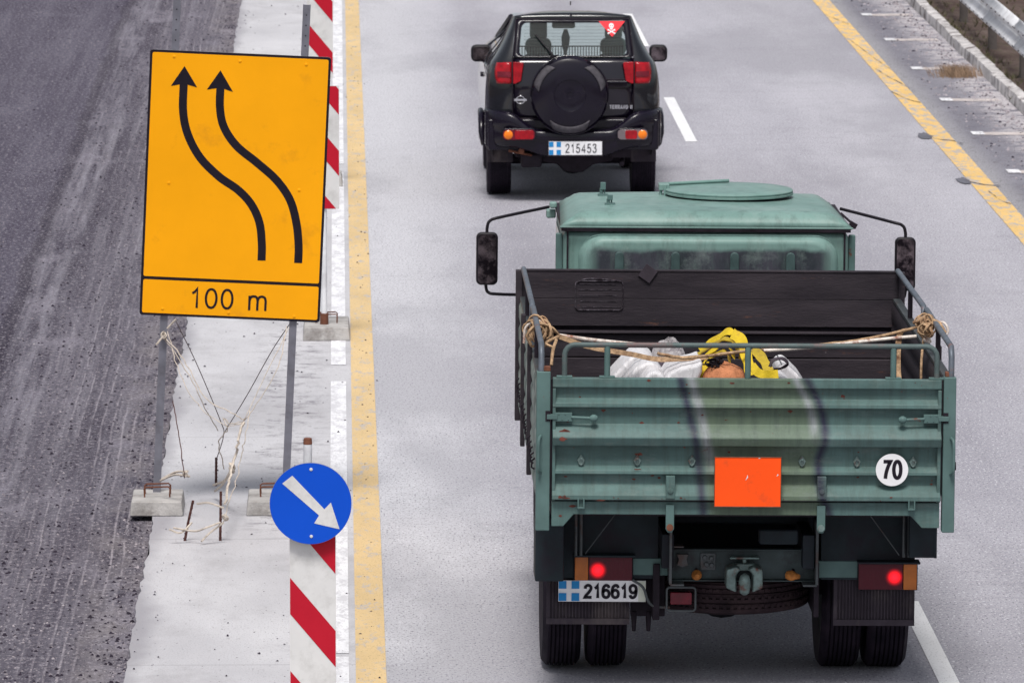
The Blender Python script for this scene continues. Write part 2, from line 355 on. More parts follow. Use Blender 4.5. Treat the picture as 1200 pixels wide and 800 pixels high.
def m_gate(name, base, streak=.5):
    """old military paint: teal, chips, vertical run-off, the two sprayed curves and the olive field between them"""
    n = NT(name); x, y, z = n.xyz()
    c = n.mix(n.ramp(n.noise(2.6, (.5, 1, 2.2), 6, .65), .3, .72), tuple(q*.68 for q in base), tuple(q*1.28 for q in base))
    v = n.math('MULTIPLY_ADD', z, 1.0/.9, -1.05/.9, clamp=True)    # z 1.05..1.95 -> 0..1
    lc = n.math('MULTIPLY_ADD', n.curve(v, [(0, .62), (.10, .60), (.25, .57), (.45, .53), (.62, .47), (.78, .40), (.92, .33), (1, .30)]), .5, -.535)
    rc = n.math('MULTIPLY_ADD', n.curve(v, [(0, .86), (.09, .80), (.22, .70), (.38, .67), (.52, .74), (.66, .73), (.78, .66), (.93, .49), (1, .45)]), .4, .15)
    wob = n.math('MULTIPLY', n.math('SUBTRACT', n.noise(6, detail=4), .5), .03)
    dl = n.math('SUBTRACT', n.math('ADD', x, wob), lc); dr = n.math('SUBTRACT', n.math('ADD', x, wob), rc)
    fld = n.math('MULTIPLY', n.smooth(dl, -.01, .06), n.math('SUBTRACT', 1.0, n.smooth(dr, -.05, .02)))
    c = n.mix(n.math('MULTIPLY', fld, .60), c, (.120, .148, .085))
    wl = n.math('MULTIPLY', n.band(dl, .035, .075, .03), n.smooth(z, 1.28, 1.5))
    wr = n.math('MULTIPLY', n.band(dr, -.075, -.04, .028), n.smooth(z, 1.52, 1.62))
    c = n.mix(n.math('MULTIPLY', n.math('MAXIMUM', wl, wr), .62), c, (.36, .36, .42))
    kk = n.math('MAXIMUM', n.band(dl, -.028, .014, .024), n.band(dr, -.018, .028, .026))
    c = n.mix(n.math('MULTIPLY', kk, .92), c, (.022, .018, .045))
    c = n.mix(n.math('MULTIPLY', n.ramp(n.noise(5, (3.5, 1, .35), 9, .75, off=(3, 0, 1)), .46, .64), streak), c, (.055, .075, .065))
    c = n.mix(n.math('MULTIPLY', n.ramp(n.noise(7, (.6, 1, 1.8), 9, .8, off=(13, 2, 1)), .52, .66), .35), c, (.17, .20, .185))
    c = n.mix(n.math('MULTIPLY', n.ramp(n.noise(11, (1, 1, 1), 8, .8, off=(8, 0, 1)), .64, .69), .8), c, (.13, .045, .032))
    c = n.mix(n.math('MULTIPLY', n.ramp(n.noise(60, (1, 1, 1), 3, .8, off=(2, 0, 1)), .68, .73), .6), c, (.05, .055, .05))
    return n.fin(c, .48, 0, n.noise(3, (1, 1, 1.5), 5), .012, .35)
def m_cab():
    n = NT('cab_paint'); x, y, z = n.xyz()
    c = n.mix(n.ramp(n.noise(2.2, detail=6, rough=.65), .3, .7), (.135, .232, .210), (.190, .305, .280))
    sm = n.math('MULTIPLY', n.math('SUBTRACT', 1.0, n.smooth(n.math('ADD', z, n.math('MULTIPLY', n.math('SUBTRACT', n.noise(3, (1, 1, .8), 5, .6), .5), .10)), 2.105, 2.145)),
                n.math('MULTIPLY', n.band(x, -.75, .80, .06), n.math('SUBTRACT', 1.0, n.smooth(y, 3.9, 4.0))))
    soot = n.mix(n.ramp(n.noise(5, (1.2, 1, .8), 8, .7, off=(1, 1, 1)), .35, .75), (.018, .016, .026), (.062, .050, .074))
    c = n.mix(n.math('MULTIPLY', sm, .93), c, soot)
    c = n.mix(n.ramp(n.noise(30, detail=5, rough=.75, off=(3, 3, 3)), .68, .72), c, (.30, .36, .33))
    c = n.mix(n.math('MULTIPLY', n.ramp(n.noise(4, (3, 3, .5), 8, .75, off=(5, 1, 1)), .48, .66), .5), c, (.075, .115, .105))
    c = n.mix(n.math('MULTIPLY', n.ramp(n.noise(2.5, (1, 1, 1), 9, .75, off=(9, 1, 4)), .48, .64), .4), c, (.27, .34, .32))
    return n.fin(c, .38, 0, n.noise(2.5, detail=3), .01, .2)
def m_boards():
    n = NT('dark_boards'); x, y, z = n.xyz()
    c = n.mix(n.ramp(n.noise(1.6, (.8, .8, 5), 8, .7), .3, .7), (.014, .011, .016), (.046, .037, .045))
    c = n.mix(n.ramp(n.noise(5, (.6, .6, 3), 9, .8, off=(4, 4, 2)), .62, .70), c, (.13, .06, .042))
    c = n.mix(n.ramp(n.noise(14, (.7, .7, 1.2), 8, .8, off=(1, 4, 2)), .67, .71), c, (.20, .17, .18))
    return n.fin(c, .7, 0, n.noise(20, (1, 1, 4), 4), .006, .4, 0, .25)
def m_tyre():
    n = NT('tyre_rubber')
    c = n.mix(n.ramp(n.noise(8, detail=6), .35, .7), (.007, .005, .011), (.024, .017, .028))
    return n.fin(c, .75, 0, n.noise(90, detail=2), .004, .4, 0, .2)
M = dict(
 road=m_road(), milled=m_milled(), conc=m_concrete_strip(), shoulder=m_shoulder(), dirt=m_dirt(),
 yline=m_paint('yellow_marking_pale', (.66, .485, .26), (.42, .40, .40), .53), yline2=m_paint('yellow_marking', (.74, .49, .185), (.38, .37, .38), .49),
 wline=m_paint('white_marking', (.78, .78, .81), (.56, .555, .585), .47), wdash=m_paint('white_dash', (.80, .80, .82), (.38, .38, .40), .64),
 block=simple('concrete_block', (.40, .385, .375), .85, var=.2, sc=6, dirt=(.16, .14, .13), da=.5, db=.75, bump=.7),
 kerb=simple('kerb_concrete', (.50, .48, .48), .85, var=.3, sc=4, dirt=(.13, .11, .11), da=.50, db=.60, dsc=4, bump=.7),
 bar=simple('joint_concrete', (.50, .45, .44), .85, var=.2, sc=6, dirt=(.18, .15, .16), bump=.5),
 galv=simple('galvanised', (.72, .73, .76), .5, .0, var=.15, sc=3, dirt=(.42, .41, .43), da=.5, db=.8),
 post=simple('post_steel', (.22, .22, .26), .5, .6, var=.2, sc=7, dirt=(.14, .13, .15)),
 rust=simple('rust', (.17, .07, .045), .85, .2, var=.4, sc=14),
 sy=simple('sign_yellow', (.93, .385, .002), .42, var=.06, sc=1.2, dirt=(.66, .26, .01), da=.58, db=.82, dsc=3),
 black=simple('sign_black', (.012, .009, .016), .45, var=.2),
 signback=simple('sign_back', (.35, .35, .37), .5, .5),
 blue=simple('sign_blue', (.003, .075, .56), .38, var=.05, sc=2, dirt=(.02, .07, .40), da=.7, db=.8),
 cream=simple('sign_white', (.66, .655, .65), .45, var=.06, sc=4, dirt=(.42, .41, .40), da=.50, db=.80, dsc=5),
 red=simple('sign_red', (.46, .009, .026), .42, var=.08, sc=3, dirt=(.40, .04, .05), da=.62, db=.8, dsc=8),
 stake=simple('rebar', (.10, .045, .04), .85, .3, var=.4, sc=30),
 string=simple('old_string', (.52, .46, .40), .9, var=.3, sc=30), wire=simple('wire', (.15, .12, .12), .6, .5),
 rope=simple('tan_rope', (.42, .28, .17), .9, var=.45, sc=28, bump=.6, dirt=(.15, .07, .04), da=.5, db=.7, dsc=14),
 wrope=simple('pale_rope', (.66, .60, .55), .9, var=.25, sc=30, dirt=(.30, .14, .10), da=.50, db=.62, dsc=12),
 gate=m_gate('tailgate_paint', (.084, .146, .140)),
 green=simple('green_paint', (.090, .152, .146), .48, var=.2, sc=4, dirt=(.13, .05, .035), da=.66, db=.70, dsc=9),
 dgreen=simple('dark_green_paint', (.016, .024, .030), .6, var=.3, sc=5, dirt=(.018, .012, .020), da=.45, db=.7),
 sidegrn=simple('side_panel_paint', (.25, .30, .28), .6, var=.25, sc=3, dirt=(.10, .14, .13), da=.48, db=.62, dsc=3),
 boards=m_boards(), cab=m_cab(), tyre=m_tyre(),
 rail=simple('worn_tube', (.13, .15, .18), .5, .35, var=.25, sc=10, dirt=(.22, .12, .10), da=.56, db=.7, dsc=10),
 railg=simple('tail_tube', (.085, .115, .115), .5, .1, var=.2, sc=10, dirt=(.15, .10, .10), da=.50, db=.62, dsc=4),
 iron=simple('dark_iron', (.022, .017, .024), .6, .3, var=.4, sc=12),
 iron2=simple('grey_iron', (.085, .095, .10), .5, .4, var=.3, sc=12, dirt=(.10, .05, .04), da=.55, db=.7),
 hook=simple('hook_steel', (.16, .22, .21), .45, .4, var=.4, sc=20, dirt=(.13, .06, .05), da=.52, db=.62, dsc=14),
 orange=simple('orange_plate', (.95, .085, .008), .45, var=.08, sc=2, dirt=(.62, .075, .02), da=.56, db=.74, dsc=6),
 white=simple('white_paint', (.76, .76, .78), .4, var=.04, dirt=(.50, .48, .50), da=.64, db=.8),
 pblue=simple('plate_blue', (.02, .22, .52), .4, var=.1), pcream=simple('plate_margin', (.55, .58, .50), .4, var=.1),
 flap=simple('mudflap_rubber', (.042, .034, .044), .75, var=.35, sc=6, dirt=(.12, .10, .10), da=.5, db=.75, st=(1, 1, .5)),
 spare=simple('spare_tyre_rubber', (.026, .016, .020), .85, var=.4, sc=9, dirt=(.055, .036, .038), da=.45, db=.7),
 mirror=simple('mirror_glass', (.16, .13, .14), .14, 1.0, var=.7, sc=9, dirt=(.02, .016, .02), da=.42, db=.55, dsc=7), mframe=simple('mirror_shell', (.008, .006, .010), .5, spec=.3),  # mirror colour is patched to imitate a reflected scene
 suv=simple('suv_black_paint', (.005, .003, .009), .14, 0, var=.2, coat=.6, spec=.3), suvroof=simple('suv_pillar_sky_grey', (.008, .009, .013), .16, 0, var=.1, coat=.7, spec=.3),  # pillar copy of the black is greyed to imitate reflected sky
 plas=simple('black_plastic', (.005, .003, .010), .25, var=.2, coat=.12, spec=.3), vent=simple('worn_plastic', (.07, .065, .075), .6, var=.3, sc=30),
 seat=simple('seat_cloth', (.16, .20, .20), .85, var=.2), bars=simple('guard_bars', (.02, .022, .025), .5),
 glass=glass_mat('clear_glass', (.90, .99, .97), .02, 1.0), glass2=glass_mat('side_glass', (.62, .72, .70), .02, 1.3),
 frit=simple('glass_border', (.008, .006, .012), .16, spec=.4),
 redlens=simple('red_lens', (.33, .005, .012), .2, var=.35, sc=16, coat=.3), dredlens=simple('dark_red_lens', (.13, .004, .014), .25, var=.3, sc=14, coat=.2, spec=.3),
 orlens=simple('orange_lens', (.85, .20, .01), .18, var=.15, coat=.5), dorlens=simple('dark_orange_lens', (.42, .12, .015), .2, var=.2, coat=.5),
 grlens=simple('clear_lens', (.16, .13, .14), .15, coat=.6),
 chrome=simple('chrome', (.75, .75, .78), .2, 1.0, var=.05),
 sack=m_sack(),
 plastic_bag=simple('crumpled_film', (.36, .34, .35), .35, var=.5, sc=9, dirt=(.10, .08, .10), da=.50, db=.62, dsc=8, bump=.9),
 clay=simple('ochre_sack', (.44, .175, .085), .9, var=.3, sc=12, dirt=(.16, .06, .04), da=.60, db=.68, dsc=18, bump=.9),
 postb=simple('dull_post', (.11, .095, .09), .8, var=.3, sc=8),
 suvtop=simple('suv_roof_sky_sheen', (.03, .03, .035), .10, 0, var=.1, coat=1.0, spec=1.0),  # body black made lighter and glossier to imitate sky reflected on the roof
 strap_shade=simple('shaded_yellow_webbing', (.40, .29, .03), .75, var=.25, sc=12, dirt=(.22, .14, .05), da=.5, db=.68, dsc=14, bump=.4),  # darker copy of the webbing, paints fold shadow between the loops
 strap=simple('yellow_webbing', (.60, .43, .025), .75, var=.2, sc=12, dirt=(.35, .20, .05), da=.55, db=.70, dsc=14, bump=.4),
 grass=simple('dry_grass', (.27, .185, .125), .9, var=.4, sc=6), weed=simple('weed_green', (.09, .085, .045), .9, var=.5, sc=6),
 stone_d=simple('stone_dark', (.028, .022, .034), .9, var=.5, sc=3), stone_l=simple('stone_light', (.30, .27, .29), .9, var=.5, sc=3),
 patch=simple('asphalt_patch', (.13, .13, .155), .85, var=.2, sc=9), crack=simple('crack_seal', (.055, .05, .065), .8),
)
# ------------------------------------------------------------------ setting
def sheet(name, x0, x1, y0, y1, z, mat, kind='structure', label=None):
    b = MB(); b.quad((x0, y0, z), (x1, y0, z), (x1, y1, z), (x0, y1, z)); o = b.build(name, mat); o['kind'] = kind
    if label: o['label'] = label
    return o
FAR, NEAR = 1500, -60
sheet('ground', -900, 900, -400, 3000, -.40, M['dirt'], label='brown earth around the road')
def slab(name, x0, x1, z0, z1, mat, label):
    b = MB(); b.box(x0, x1, NEAR, FAR, z0, z1); o = b.build(name, mat); tag(o, label, kind='structure'); return o
slab('stripped_roadway', -12, -1.262, -.36, -.035, M['milled'], 'dark milled asphalt of the stripped carriageway')
b = MB()
ys = [NEAR]+[20+i*.17 for i in range(560)]+[FAR]
edge = [(-1.262+.005*math.sin(y*1.1)+random.uniform(-.012, .012), y) for y in ys]
b.prism(edge+[(.10, FAR), (.10, NEAR)], -.37, 0, 'z')
tag(b.build('median_strip', M['conc']), 'pale concrete strip between the two carriageways', kind='structure')
slab('road', .10, 6.42, -.37, 0, M['road'], 'light grey asphalt of the two open lanes')
slab('road_shoulder', 6.42, 7.45, -.37, -.004, M['shoulder'], 'darker worn asphalt shoulder')
b = MB(); y = 30
kx = 7.40
def kr(): return random.uniform(-.012, .012)
while y < 180:
    l = 1.0; j = random.uniform(-.008, .008)
    b.add([(kx+j+.05, y+.001, -.02), (kx+.19, y+.001, -.02), (kx+.19, y+l-.001, -.02), (kx+j+.05, y+l-.001, -.02),
           (kx+j+.06+kr(), y+.001, .12+kr()), (kx+.185+kr(), y+.001, .125+kr()), (kx+.185+kr(), y+l-.001, .125+kr()), (kx+j+.06+kr(), y+l-.001, .12+kr())],
          [(0,3,2,1),(4,5,6,7),(0,1,5,4),(1,2,6,5),(2,3,7,6),(3,0,4,7)]); y += l
k = b.build('kerb', M['kerb'], bevel=.012); tag(k, 'weathered pale concrete kerb in broken lengths', kind='structure')
b = MB(); b.grid(lambda u, v: (7.59+u*30, 10+v*240, .06-u*1.6+.05*math.sin(v*900+u*40)*(u > 0)+random.uniform(-.02, .02)), 40, 240)
tag(b.build('verge', M['dirt']), 'brown dirt verge beyond the kerb', kind='structure')
# markings
sheet('yellow_edge_line', .095, .275, NEAR, FAR, .005, M['yline'])
sheet('yellow_edge_line', 6.23, 6.45, NEAR, FAR, .005, M['yline2'])
for i, (a, c) in enumerate(((31, 33.4), (33.5, 43.6), (44.4, 56.5), (57.2, 79), (80, 110))):
    sheet('white_edge_line', -.062, .055, NY(a), NY(c), .004, M['wline'])
for a, c, x in ((31.2, 35.0, 3.575), (43, 47, 3.62), (59.0, 63.1, 3.69), (68.6, 72.6, 3.71), (79, 83, 3.73)):
    sheet('lane_dash', x-.06, x+.06, NY(a), NY(c), .004, M['wdash'])
for k in range(-4, 14):
    yy = NY(56.5+3.2*k+random.uniform(-.1, .1))
    b = MB(); n_ = 10
    top = [(6.74+i*.068, yy+.15+random.uniform(-.02, .02)) for i in range(n_)]; bot = [(6.74+i*.068, yy-.17+random.uniform(-.03, .03)) for i in range(n_)]
    b.add([(x, y_, .0) for x, y_ in bot+top[::-1]], [tuple(range(2*n_))])
    o = b.build('joint_strip', M['bar']); o['kind'] = 'structure'
    sheet('joint_mark', 6.70, 6.83, yy-.16, yy+.19, .004, M['wline'])
def blob(name, cx, cy, rx, ry, z, mat, jag=.25, n_=22):
    cy = NY(cy); ry *= 1.3
    b = MB(); b.add([(cx+rx*math.cos(2*math.pi*i/n_)*(1+random.uniform(-jag, jag)), cy+ry*math.sin(2*math.pi*i/n_)*(1+random.uniform(-jag, jag)), z) for i in range(n_)], [tuple(range(n_))])
    o = b.build(name, mat); o['kind'] = 'structure'; return o
blob('asphalt_patch', 6.18, 59.4, .07, .28, .009, M['patch']); blob('asphalt_patch', 6.18, 55.7, .07, .25, .009, M['patch'])
def crack(pts, wd=.012):
    pts = spline([(x, y, 0) for x, y in [(x_, NY(y_)) for x_, y_ in pts]], 6); b = MB(); L_ = []; R_ = []
    for p in pts:
        q = wd*random.uniform(.5, 1.4); L_.append((p.x+random.uniform(-.01, .01), p.y+q*2, .0095)); R_.append((p.x, p.y-q*2, .0095))
    n_ = len(pts); b.add(L_+R_, [(i, i+1, n_+i+1, n_+i) for i in range(n_-1)])
    o = b.build('crack', M['crack']); o['kind'] = 'structure'
crack([(6.20, 59.4), (6.30, 59.1), (6.42, 59.0), (6.50, 58.7)]); crack([(6.20, 55.7), (6.34, 55.4), (6.5, 55.3)])
crack([(6.25, 69.5), (6.32, 68.2), (6.38, 66.9), (6.46, 65.6)]); crack([(6.33, 54.9), (6.38, 54.2), (6.45, 53.9)])
crack([(6.22, 63.6), (6.34, 62.8), (6.44, 62.5)]); crack([(6.24, 72.4), (6.35, 71.6), (6.42, 71.2)]); crack([(6.27, 66.0), (6.33, 65.2), (6.43, 64.3), (6.50, 63.6)])
# gravel
def stones(name, N_, mat, fn, s0, s1, label):
    b = MB()
    for i in range(N_):
        x, y, z = fn(); y = NY(y); s = random.uniform(s0, s1)*random.uniform(.6, 1.2); a = random.uniform(0, 6.28); ca, sa = math.cos(a), math.sin(a)
        e = [random.uniform(.7, 1.3)*s for _ in range(4)]; h = s*random.uniform(.5, 1.1)
        vs = [(x+ca*e[0], y+sa*e[0], z), (x-sa*e[1], y+ca*e[1], z), (x-ca*e[2], y-sa*e[2], z), (x+sa*e[3], y-ca*e[3], z),
              (x+ca*s*.4, y+sa*s*.4, z+h), (x-ca*s*.3, y-sa*s*.4, z+h*.85)]
        b.add(vs, [(0,1,4),(1,5,4),(1,2,5),(2,3,5),(3,4,5),(3,0,4)])
    o = b.build(name, mat, smooth=5); tag(o, label, kind='stuff'); return o
def fm():
    y = 31+60*random.random()**1.6
    x = random.choice((lambda: -1.28-abs(random.gauss(0, .12)), lambda: random.uniform(-4.4, -1.3), lambda: random.gauss(-2.0, .30), lambda: random.uniform(-2.7, -1.3)))()
    return (x, y, -.037)
stones('gravel', 5200, M['stone_d'], fm, .005, .018, 'dark asphalt crumbs strewn on the milled surface')
stones('gravel', 7000, M['stone_l'], fm, .004, .011, 'pale grit strewn on the milled surface')
def fc():
    y = 31+45*random.random(); return (random.choice((random.gauss(-1.2, .05), random.uniform(-1.2, .1), random.gauss(-.35, .12), random.gauss(.2, .05))), y, 0.004)
stones('gravel', 700, M['stone_d'], fc, .004, .012, 'small dark stones scattered on the pale median strip')
# dry grass tuft and verge weeds
def fs():
    return (random.choice((7.34-abs(random.gauss(0, .10)), random.uniform(6.7, 7.4))), 53+30*random.random(), -.004)
stones('gravel', 1500, M['stone_l'], fs, .006, .022, 'pale broken concrete crumbs along the foot of the kerb')
stones('gravel', 500, M['stone_d'], fs, .006, .02, 'dark grit lying on the right shoulder')
def tuft(name, cx, cy, z, n_, rx, h, mat, lean=0):
    b = MB()
    for i in range(n_):
        x = cx+random.gauss(0, rx); y = cy+random.gauss(0, rx*.9); hh = h*random.uniform(.4, 1.1); a = random.uniform(0, 6.28)
        dx, dy = math.cos(a)*hh*random.uniform(.1, .8)+lean*hh, math.sin(a)*hh*.4; w_ = .0022
        b.add([(x-w_, y, z), (x+w_, y, z), (x+dx*.5+w_, y+dy*.5, z+hh*.7), (x+dx*.5-w_, y+dy*.5, z+hh*.7), (x+dx, y+dy, z+hh)], [(0,1,2,3), (3,2,4)])
    return b.build(name, mat, smooth=180)
tag(tuft('grass_tuft', 7.16, NY(65.2), -.004, 620, .12, .15, M['grass'], -.5), 'dry brown grass tuft growing out of the shoulder beside the kerb', 'grass tuft')
b = MB()
for i in range(900):
    yy = NY(random.uniform(52, 82)); xx = random.choice((random.gauss(7.63, .05), random.uniform(7.6, 9.6))); h = random.uniform(.03, .12)
    for q_ in range(3):
        a = random.uniform(0, 6.28); dx, dy = math.cos(a)*h*.7, math.sin(a)*h*.7
        b.add([(xx-.006, yy, .03), (xx+.006, yy, .03), (xx+dx, yy+dy, .04+h)], [(0, 1, 2)])
tag(b.build('weeds', M['weed'], smooth=180), 'low weeds along the back of the kerb', kind='stuff')
# guardrail
g = empty('guardrail', (7.77, 66, 0)); tag(g, 'galvanised steel crash barrier rail along the right verge', 'guardrail')
prof = [(0.02, .36), (.0, .365), (-.004, .40), (.055, .475), (.06, .50), (.055, .525), (-.004, .59), (-.004, .62)]
prof = [(0, .35), (-.05, .39), (-.05, .43), (.02, .50), (.02, .54), (-.05, .61), (-.05, .65), (0, .70), (.004, .73)]
for s0, s1 in ((0.15, 4.13), (4.15, 8.13), (8.15, 12.13), (12.15, 16.13), (16.15, 20.13), (20.15, 24.13), (24.15, 28.13), (28.15, 32.1), (32.15, 36.1)):
    b = MB(); n_ = len(prof)
    b.add([(x, y, z) for y in (s0, s1) for x, z in prof], [(i, i+1, n_+i+1, n_+i) for i in range(n_-1)])
    o = b.build('rail_beam', M['galv'], g, solid=.004, smooth=60)
    for i in range(int((s1-s0)/.55)+1):
        yy = s0+.1+i*.55
        for zz, xx in ((.41, -.052), (.63, -.052)):
            bb = MB(); bb.cyl((xx-.012, yy, zz), (xx+.004, yy, zz), .009, seg=8); bb.build('bolt', M['iron'], o)
for i in range(10):
    b = MB(); b.box(.03, .13, .3+i*4-.05, .3+i*4+.05, -.5, .70); b.build('rail_post', M['postb'], g, bevel=.006)
# ------------------------------------------------------------------ yellow detour sign
T = empty('road_sign', (-.795, NY(38.45, 2.2), 0), (0, R(2.7), 0))
tag(T, 'large yellow detour sign with two bent black arrows and 100 m, on two grey posts', 'road sign')
for x in (-.458, .423):
    b = MB()
    b.prism([(x-.026, .018), (x-.026, .062), (x-.020, .062), (x-.020, .024), (x+.020, .024), (x+.020, .062), (x+.026, .062), (x+.026, .018)], .06, 3.46, 'z')
    o = b.build('post', M['post'], T)
    bb = MB()
    for k in range(4): bb.cyl((x, .019, 3.18+k*.07), (x, .016, 3.18+k*.07), .005, seg=8)
    bb.build('hole', M['iron'], o)
b = MB(); b.prism(rrect(-.626, .604, 1.298, 3.112, .02), 0, .012)
b.build('sign_plate', M['signback'], T)
b = MB(); b.prism(rrect(-.626, .604, 1.298, 3.112, .02), -.003, -.0005)
pb = b.build('border', M['black'], T)
b = MB(); b.prism(rrect(-.609, .587, 1.565, 3.095, .012), -.0062, -.0032); b.prism(rrect(-.609, .587, 1.315, 1.543, .012), -.0062, -.0032)
b.build('sign_face', M['sy'], T)
for pts, hd in ((((-.390, 2.895), (-.386, 2.703), (-.348, 2.547), (-.259, 2.393), (-.124, 2.267), (.010, 2.181), (.105, 2.085), (.165, 1.963), (.187, 1.819), (.190, 1.706)),
                 ((-.389, 3.009), (-.476, 2.870), (-.388, 2.890), (-.298, 2.868))),
                (((-.140, 2.880), (-.137, 2.74), (-.106, 2.61), (-.015, 2.483), (.133, 2.371), (.268, 2.260), (.365, 2.13), (.416, 1.974), (.438, 1.817), (.440, 1.700)),
                 ((-.144, 2.991), (-.231, 2.856), (-.142, 2.874), (-.053, 2.848)))):
    P = spline([(p[0], p[1], 0) for p in pts], 8); b = MB(); n_ = len(P); Lf = []; Rg = []
    for i, p in enumerate(P):
        t = (P[min(i+1, n_-1)]-P[max(i-1, 0)]).normalized(); nn = Vector((-t.y, t.x, 0))*.0275
        Lf.append((p.x+nn.x, -.0075, p.y+nn.y)); Rg.append((p.x-nn.x, -.0075, p.y-nn.y))
    b.add(Lf+Rg, [(i, i+1, n_+i+1, n_+i) for i in range(n_-1)])
    b.sheet(list(hd), -.0085)
    b.build('arrow', M['black'], T)
text('100 m', -.284, .242, 1.362, 1.500, -.008, M['black'], T, bold=.115)
for x, z in ((-.462, 3.071), (-.014, 3.059), (.436, 3.056), (-.463, 2.208), (.425, 2.199), (-.470, 1.346), (.429, 1.332), (-.019, 1.338)):
    b = MB(); b.lathe([(.010, -.0062), (.010, -.009), (.006, -.011)], (x, 0, z), seg=10); b.build('rivet', M['sy'], T)
def base_block(loc, sx, sy, h, label, rz=0, group=None):
    t = empty('concrete_base', loc, (0, 0, rz)); tag(t, label, 'concrete base', group)
    b = MB(); b.add([(-sx/2, -sy/2, 0), (sx/2, -sy/2, 0), (sx/2, sy/2, 0), (-sx/2, sy/2, 0), (-sx/2+.012, -sy/2+.012, h), (sx/2-.012, -sy/2+.012, h), (sx/2-.012, sy/2-.012, h), (-sx/2+.012, sy/2-.012, h)],
                    [(0,3,2,1),(4,5,6,7),(0,1,5,4),(1,2,6,5),(2,3,7,6),(3,0,4,7)])
    b.build('block', M['block'], t, bevel=.010)
    for yy in (-.09, .07):
        b = MB(); b.tube([(-.085, yy, h-.01), (-.088, yy, h+.058), (-.075, yy, h+.068), (.075, yy, h+.072), (.088, yy, h+.060), (.085, yy, h-.01)], .0055, 6)
        b.build('handle', M['rust'], t)
    return t
base_block((-1.24, NY(38.22), 0), .365, .62, .10, 'pale concrete block holding the left post of the yellow sign', group='concrete sign bases')
base_block((-.45, NY(38.22), 0), .365, .62, .10, 'concrete block half behind the blue round sign, under the right post of the yellow sign', group='concrete sign bases')
base_block((-.10, NY(45.95), 0), .385, .80, .11, 'concrete block below the striped panel beside the yellow sign', group='concrete sign bases')
base_block((-.13, NY(30.75), 0), .385, .60, .11, 'concrete block under the nearest striped panel', group='concrete sign bases')
base_block((-.15, NY(55.6), 0), .385, .60, .11, 'concrete block under the farthest striped panel', group='concrete sign bases')
# striped panels
def beacon(name, loc, z0, z1, x0, x1, reds, post_x, ptop, label, slope, y=0, tilt=0):
    t = empty(name, loc, (0, R(tilt), 0)); tag(t, label, 'barrier panel', 'red and white striped barrier panels')
    b = MB(); b.cyl((post_x, .035, .09), (post_x, .035, ptop), .0235, seg=16); p = b.build('post', M['galv'], t)
    b = MB(); b.cyl((post_x, .035, ptop), (post_x, .035, ptop+.035), .025, .022, 16); b.build('cap', M['rust'], p, bevel=.004)
    b = MB(); b.cyl((post_x, .035, .09), (post_x, .035, .20), .034, seg=14); b.build('sleeve', M['rust'], t)
    b = MB(); b.prism(rrect(x0, x1, z0, z1, .012), 0, .008)
    for xx in (x0+.004, x1-.004): b.box(xx-.003, xx+.003, .006, .026, z0+.02, z1-.02)
    pn = b.build('panel', M['cream'], t)
    for za, zb in reds:     # heights of the band on the left edge
        pl = []
        w_ = x1-x0-.004
        for x, z in ((x0+.002, za), (x1-.002, za-slope*w_), (x1-.002, zb-slope*w_), (x0+.002, zb)): pl.append((x, z))
        # clip to the panel
        def clip(pl, lim, keep_above):
            out = []
            for i, p in enumerate(pl):
                q = pl[(i+1) % len(pl)]; ip = (p[1] >= lim) == keep_above; iq = (q[1] >= lim) == keep_above
                if ip: out.append(p)
                if ip != iq:
                    s = (lim-p[1])/(q[1]-p[1]); out.append((p[0]+s*(q[0]-p[0]), lim))
            return out
        pl = clip(clip(pl, z1-.004, False), z0+.004, True)
        if len(pl) < 3: continue
        b = MB(); b.sheet(pl, -.002); b.build('red_stripe', M['red'], t)
    return t
# near: left edge red 0.872..1.072; period .52, slope 1.2
A = beacon('barrier_panel', (-.146, NY(30.5, 1.2), 0), .44, 1.46, -.126, .126, [(.872+k*.515, 1.072+k*.515) for k in range(-1, 3)], -.025, 1.80,
           'nearest red and white striped panel, under the round blue arrow sign', 1.19)
D = empty('direction_sign', (-.156, NY(30.5, 1.47)-.03, 1.487)); tag(D, 'round blue sign with a white arrow pointing down and right', 'direction sign')
b = MB(); b.prism(circ(0, 0, .2235, 56), 0, .006); b.build('disc', M['signback'], D)
b = MB(); b.prism(circ(0, 0, .2225, 56), -.003, -.0005); b.build('sign_face', M['blue'], D)
b = MB(); b.sheet([(-.099, .154), (-.154, .111), (.046, -.065), (.019, -.108), (.157, -.141), (.110, .006), (.075, -.031)], -.0045); b.build('arrow', M['cream'], D)
for z in (.188, -.180):
    b = MB(); b.lathe([(.009, -.003), (.009, -.006), (.005, -.008)], (.003, 0, z), seg=10); b.build('rivet', M['cream'], D)
beacon('barrier_panel', (-.118, NY(45.86, 1.2), 0), 1.055, 2.06, -.126, .126, [(1.174+.15-.205+k*.50, 1.174+.15+k*.50) for k in range(-1, 3)], .0, 2.12,
       'striped panel just right of the yellow sign, standing on its concrete block', 1.19)
beacon('barrier_panel', (-.175, NY(55.6, 1.2), 0), 1.05, 2.06, -.126, .126, [(1.60-.2+k*.50, 1.60+k*.50) for k in range(-2, 3)], -.03, 2.12,
       'farthest striped panel, at the top edge above the yellow sign', 1.19)
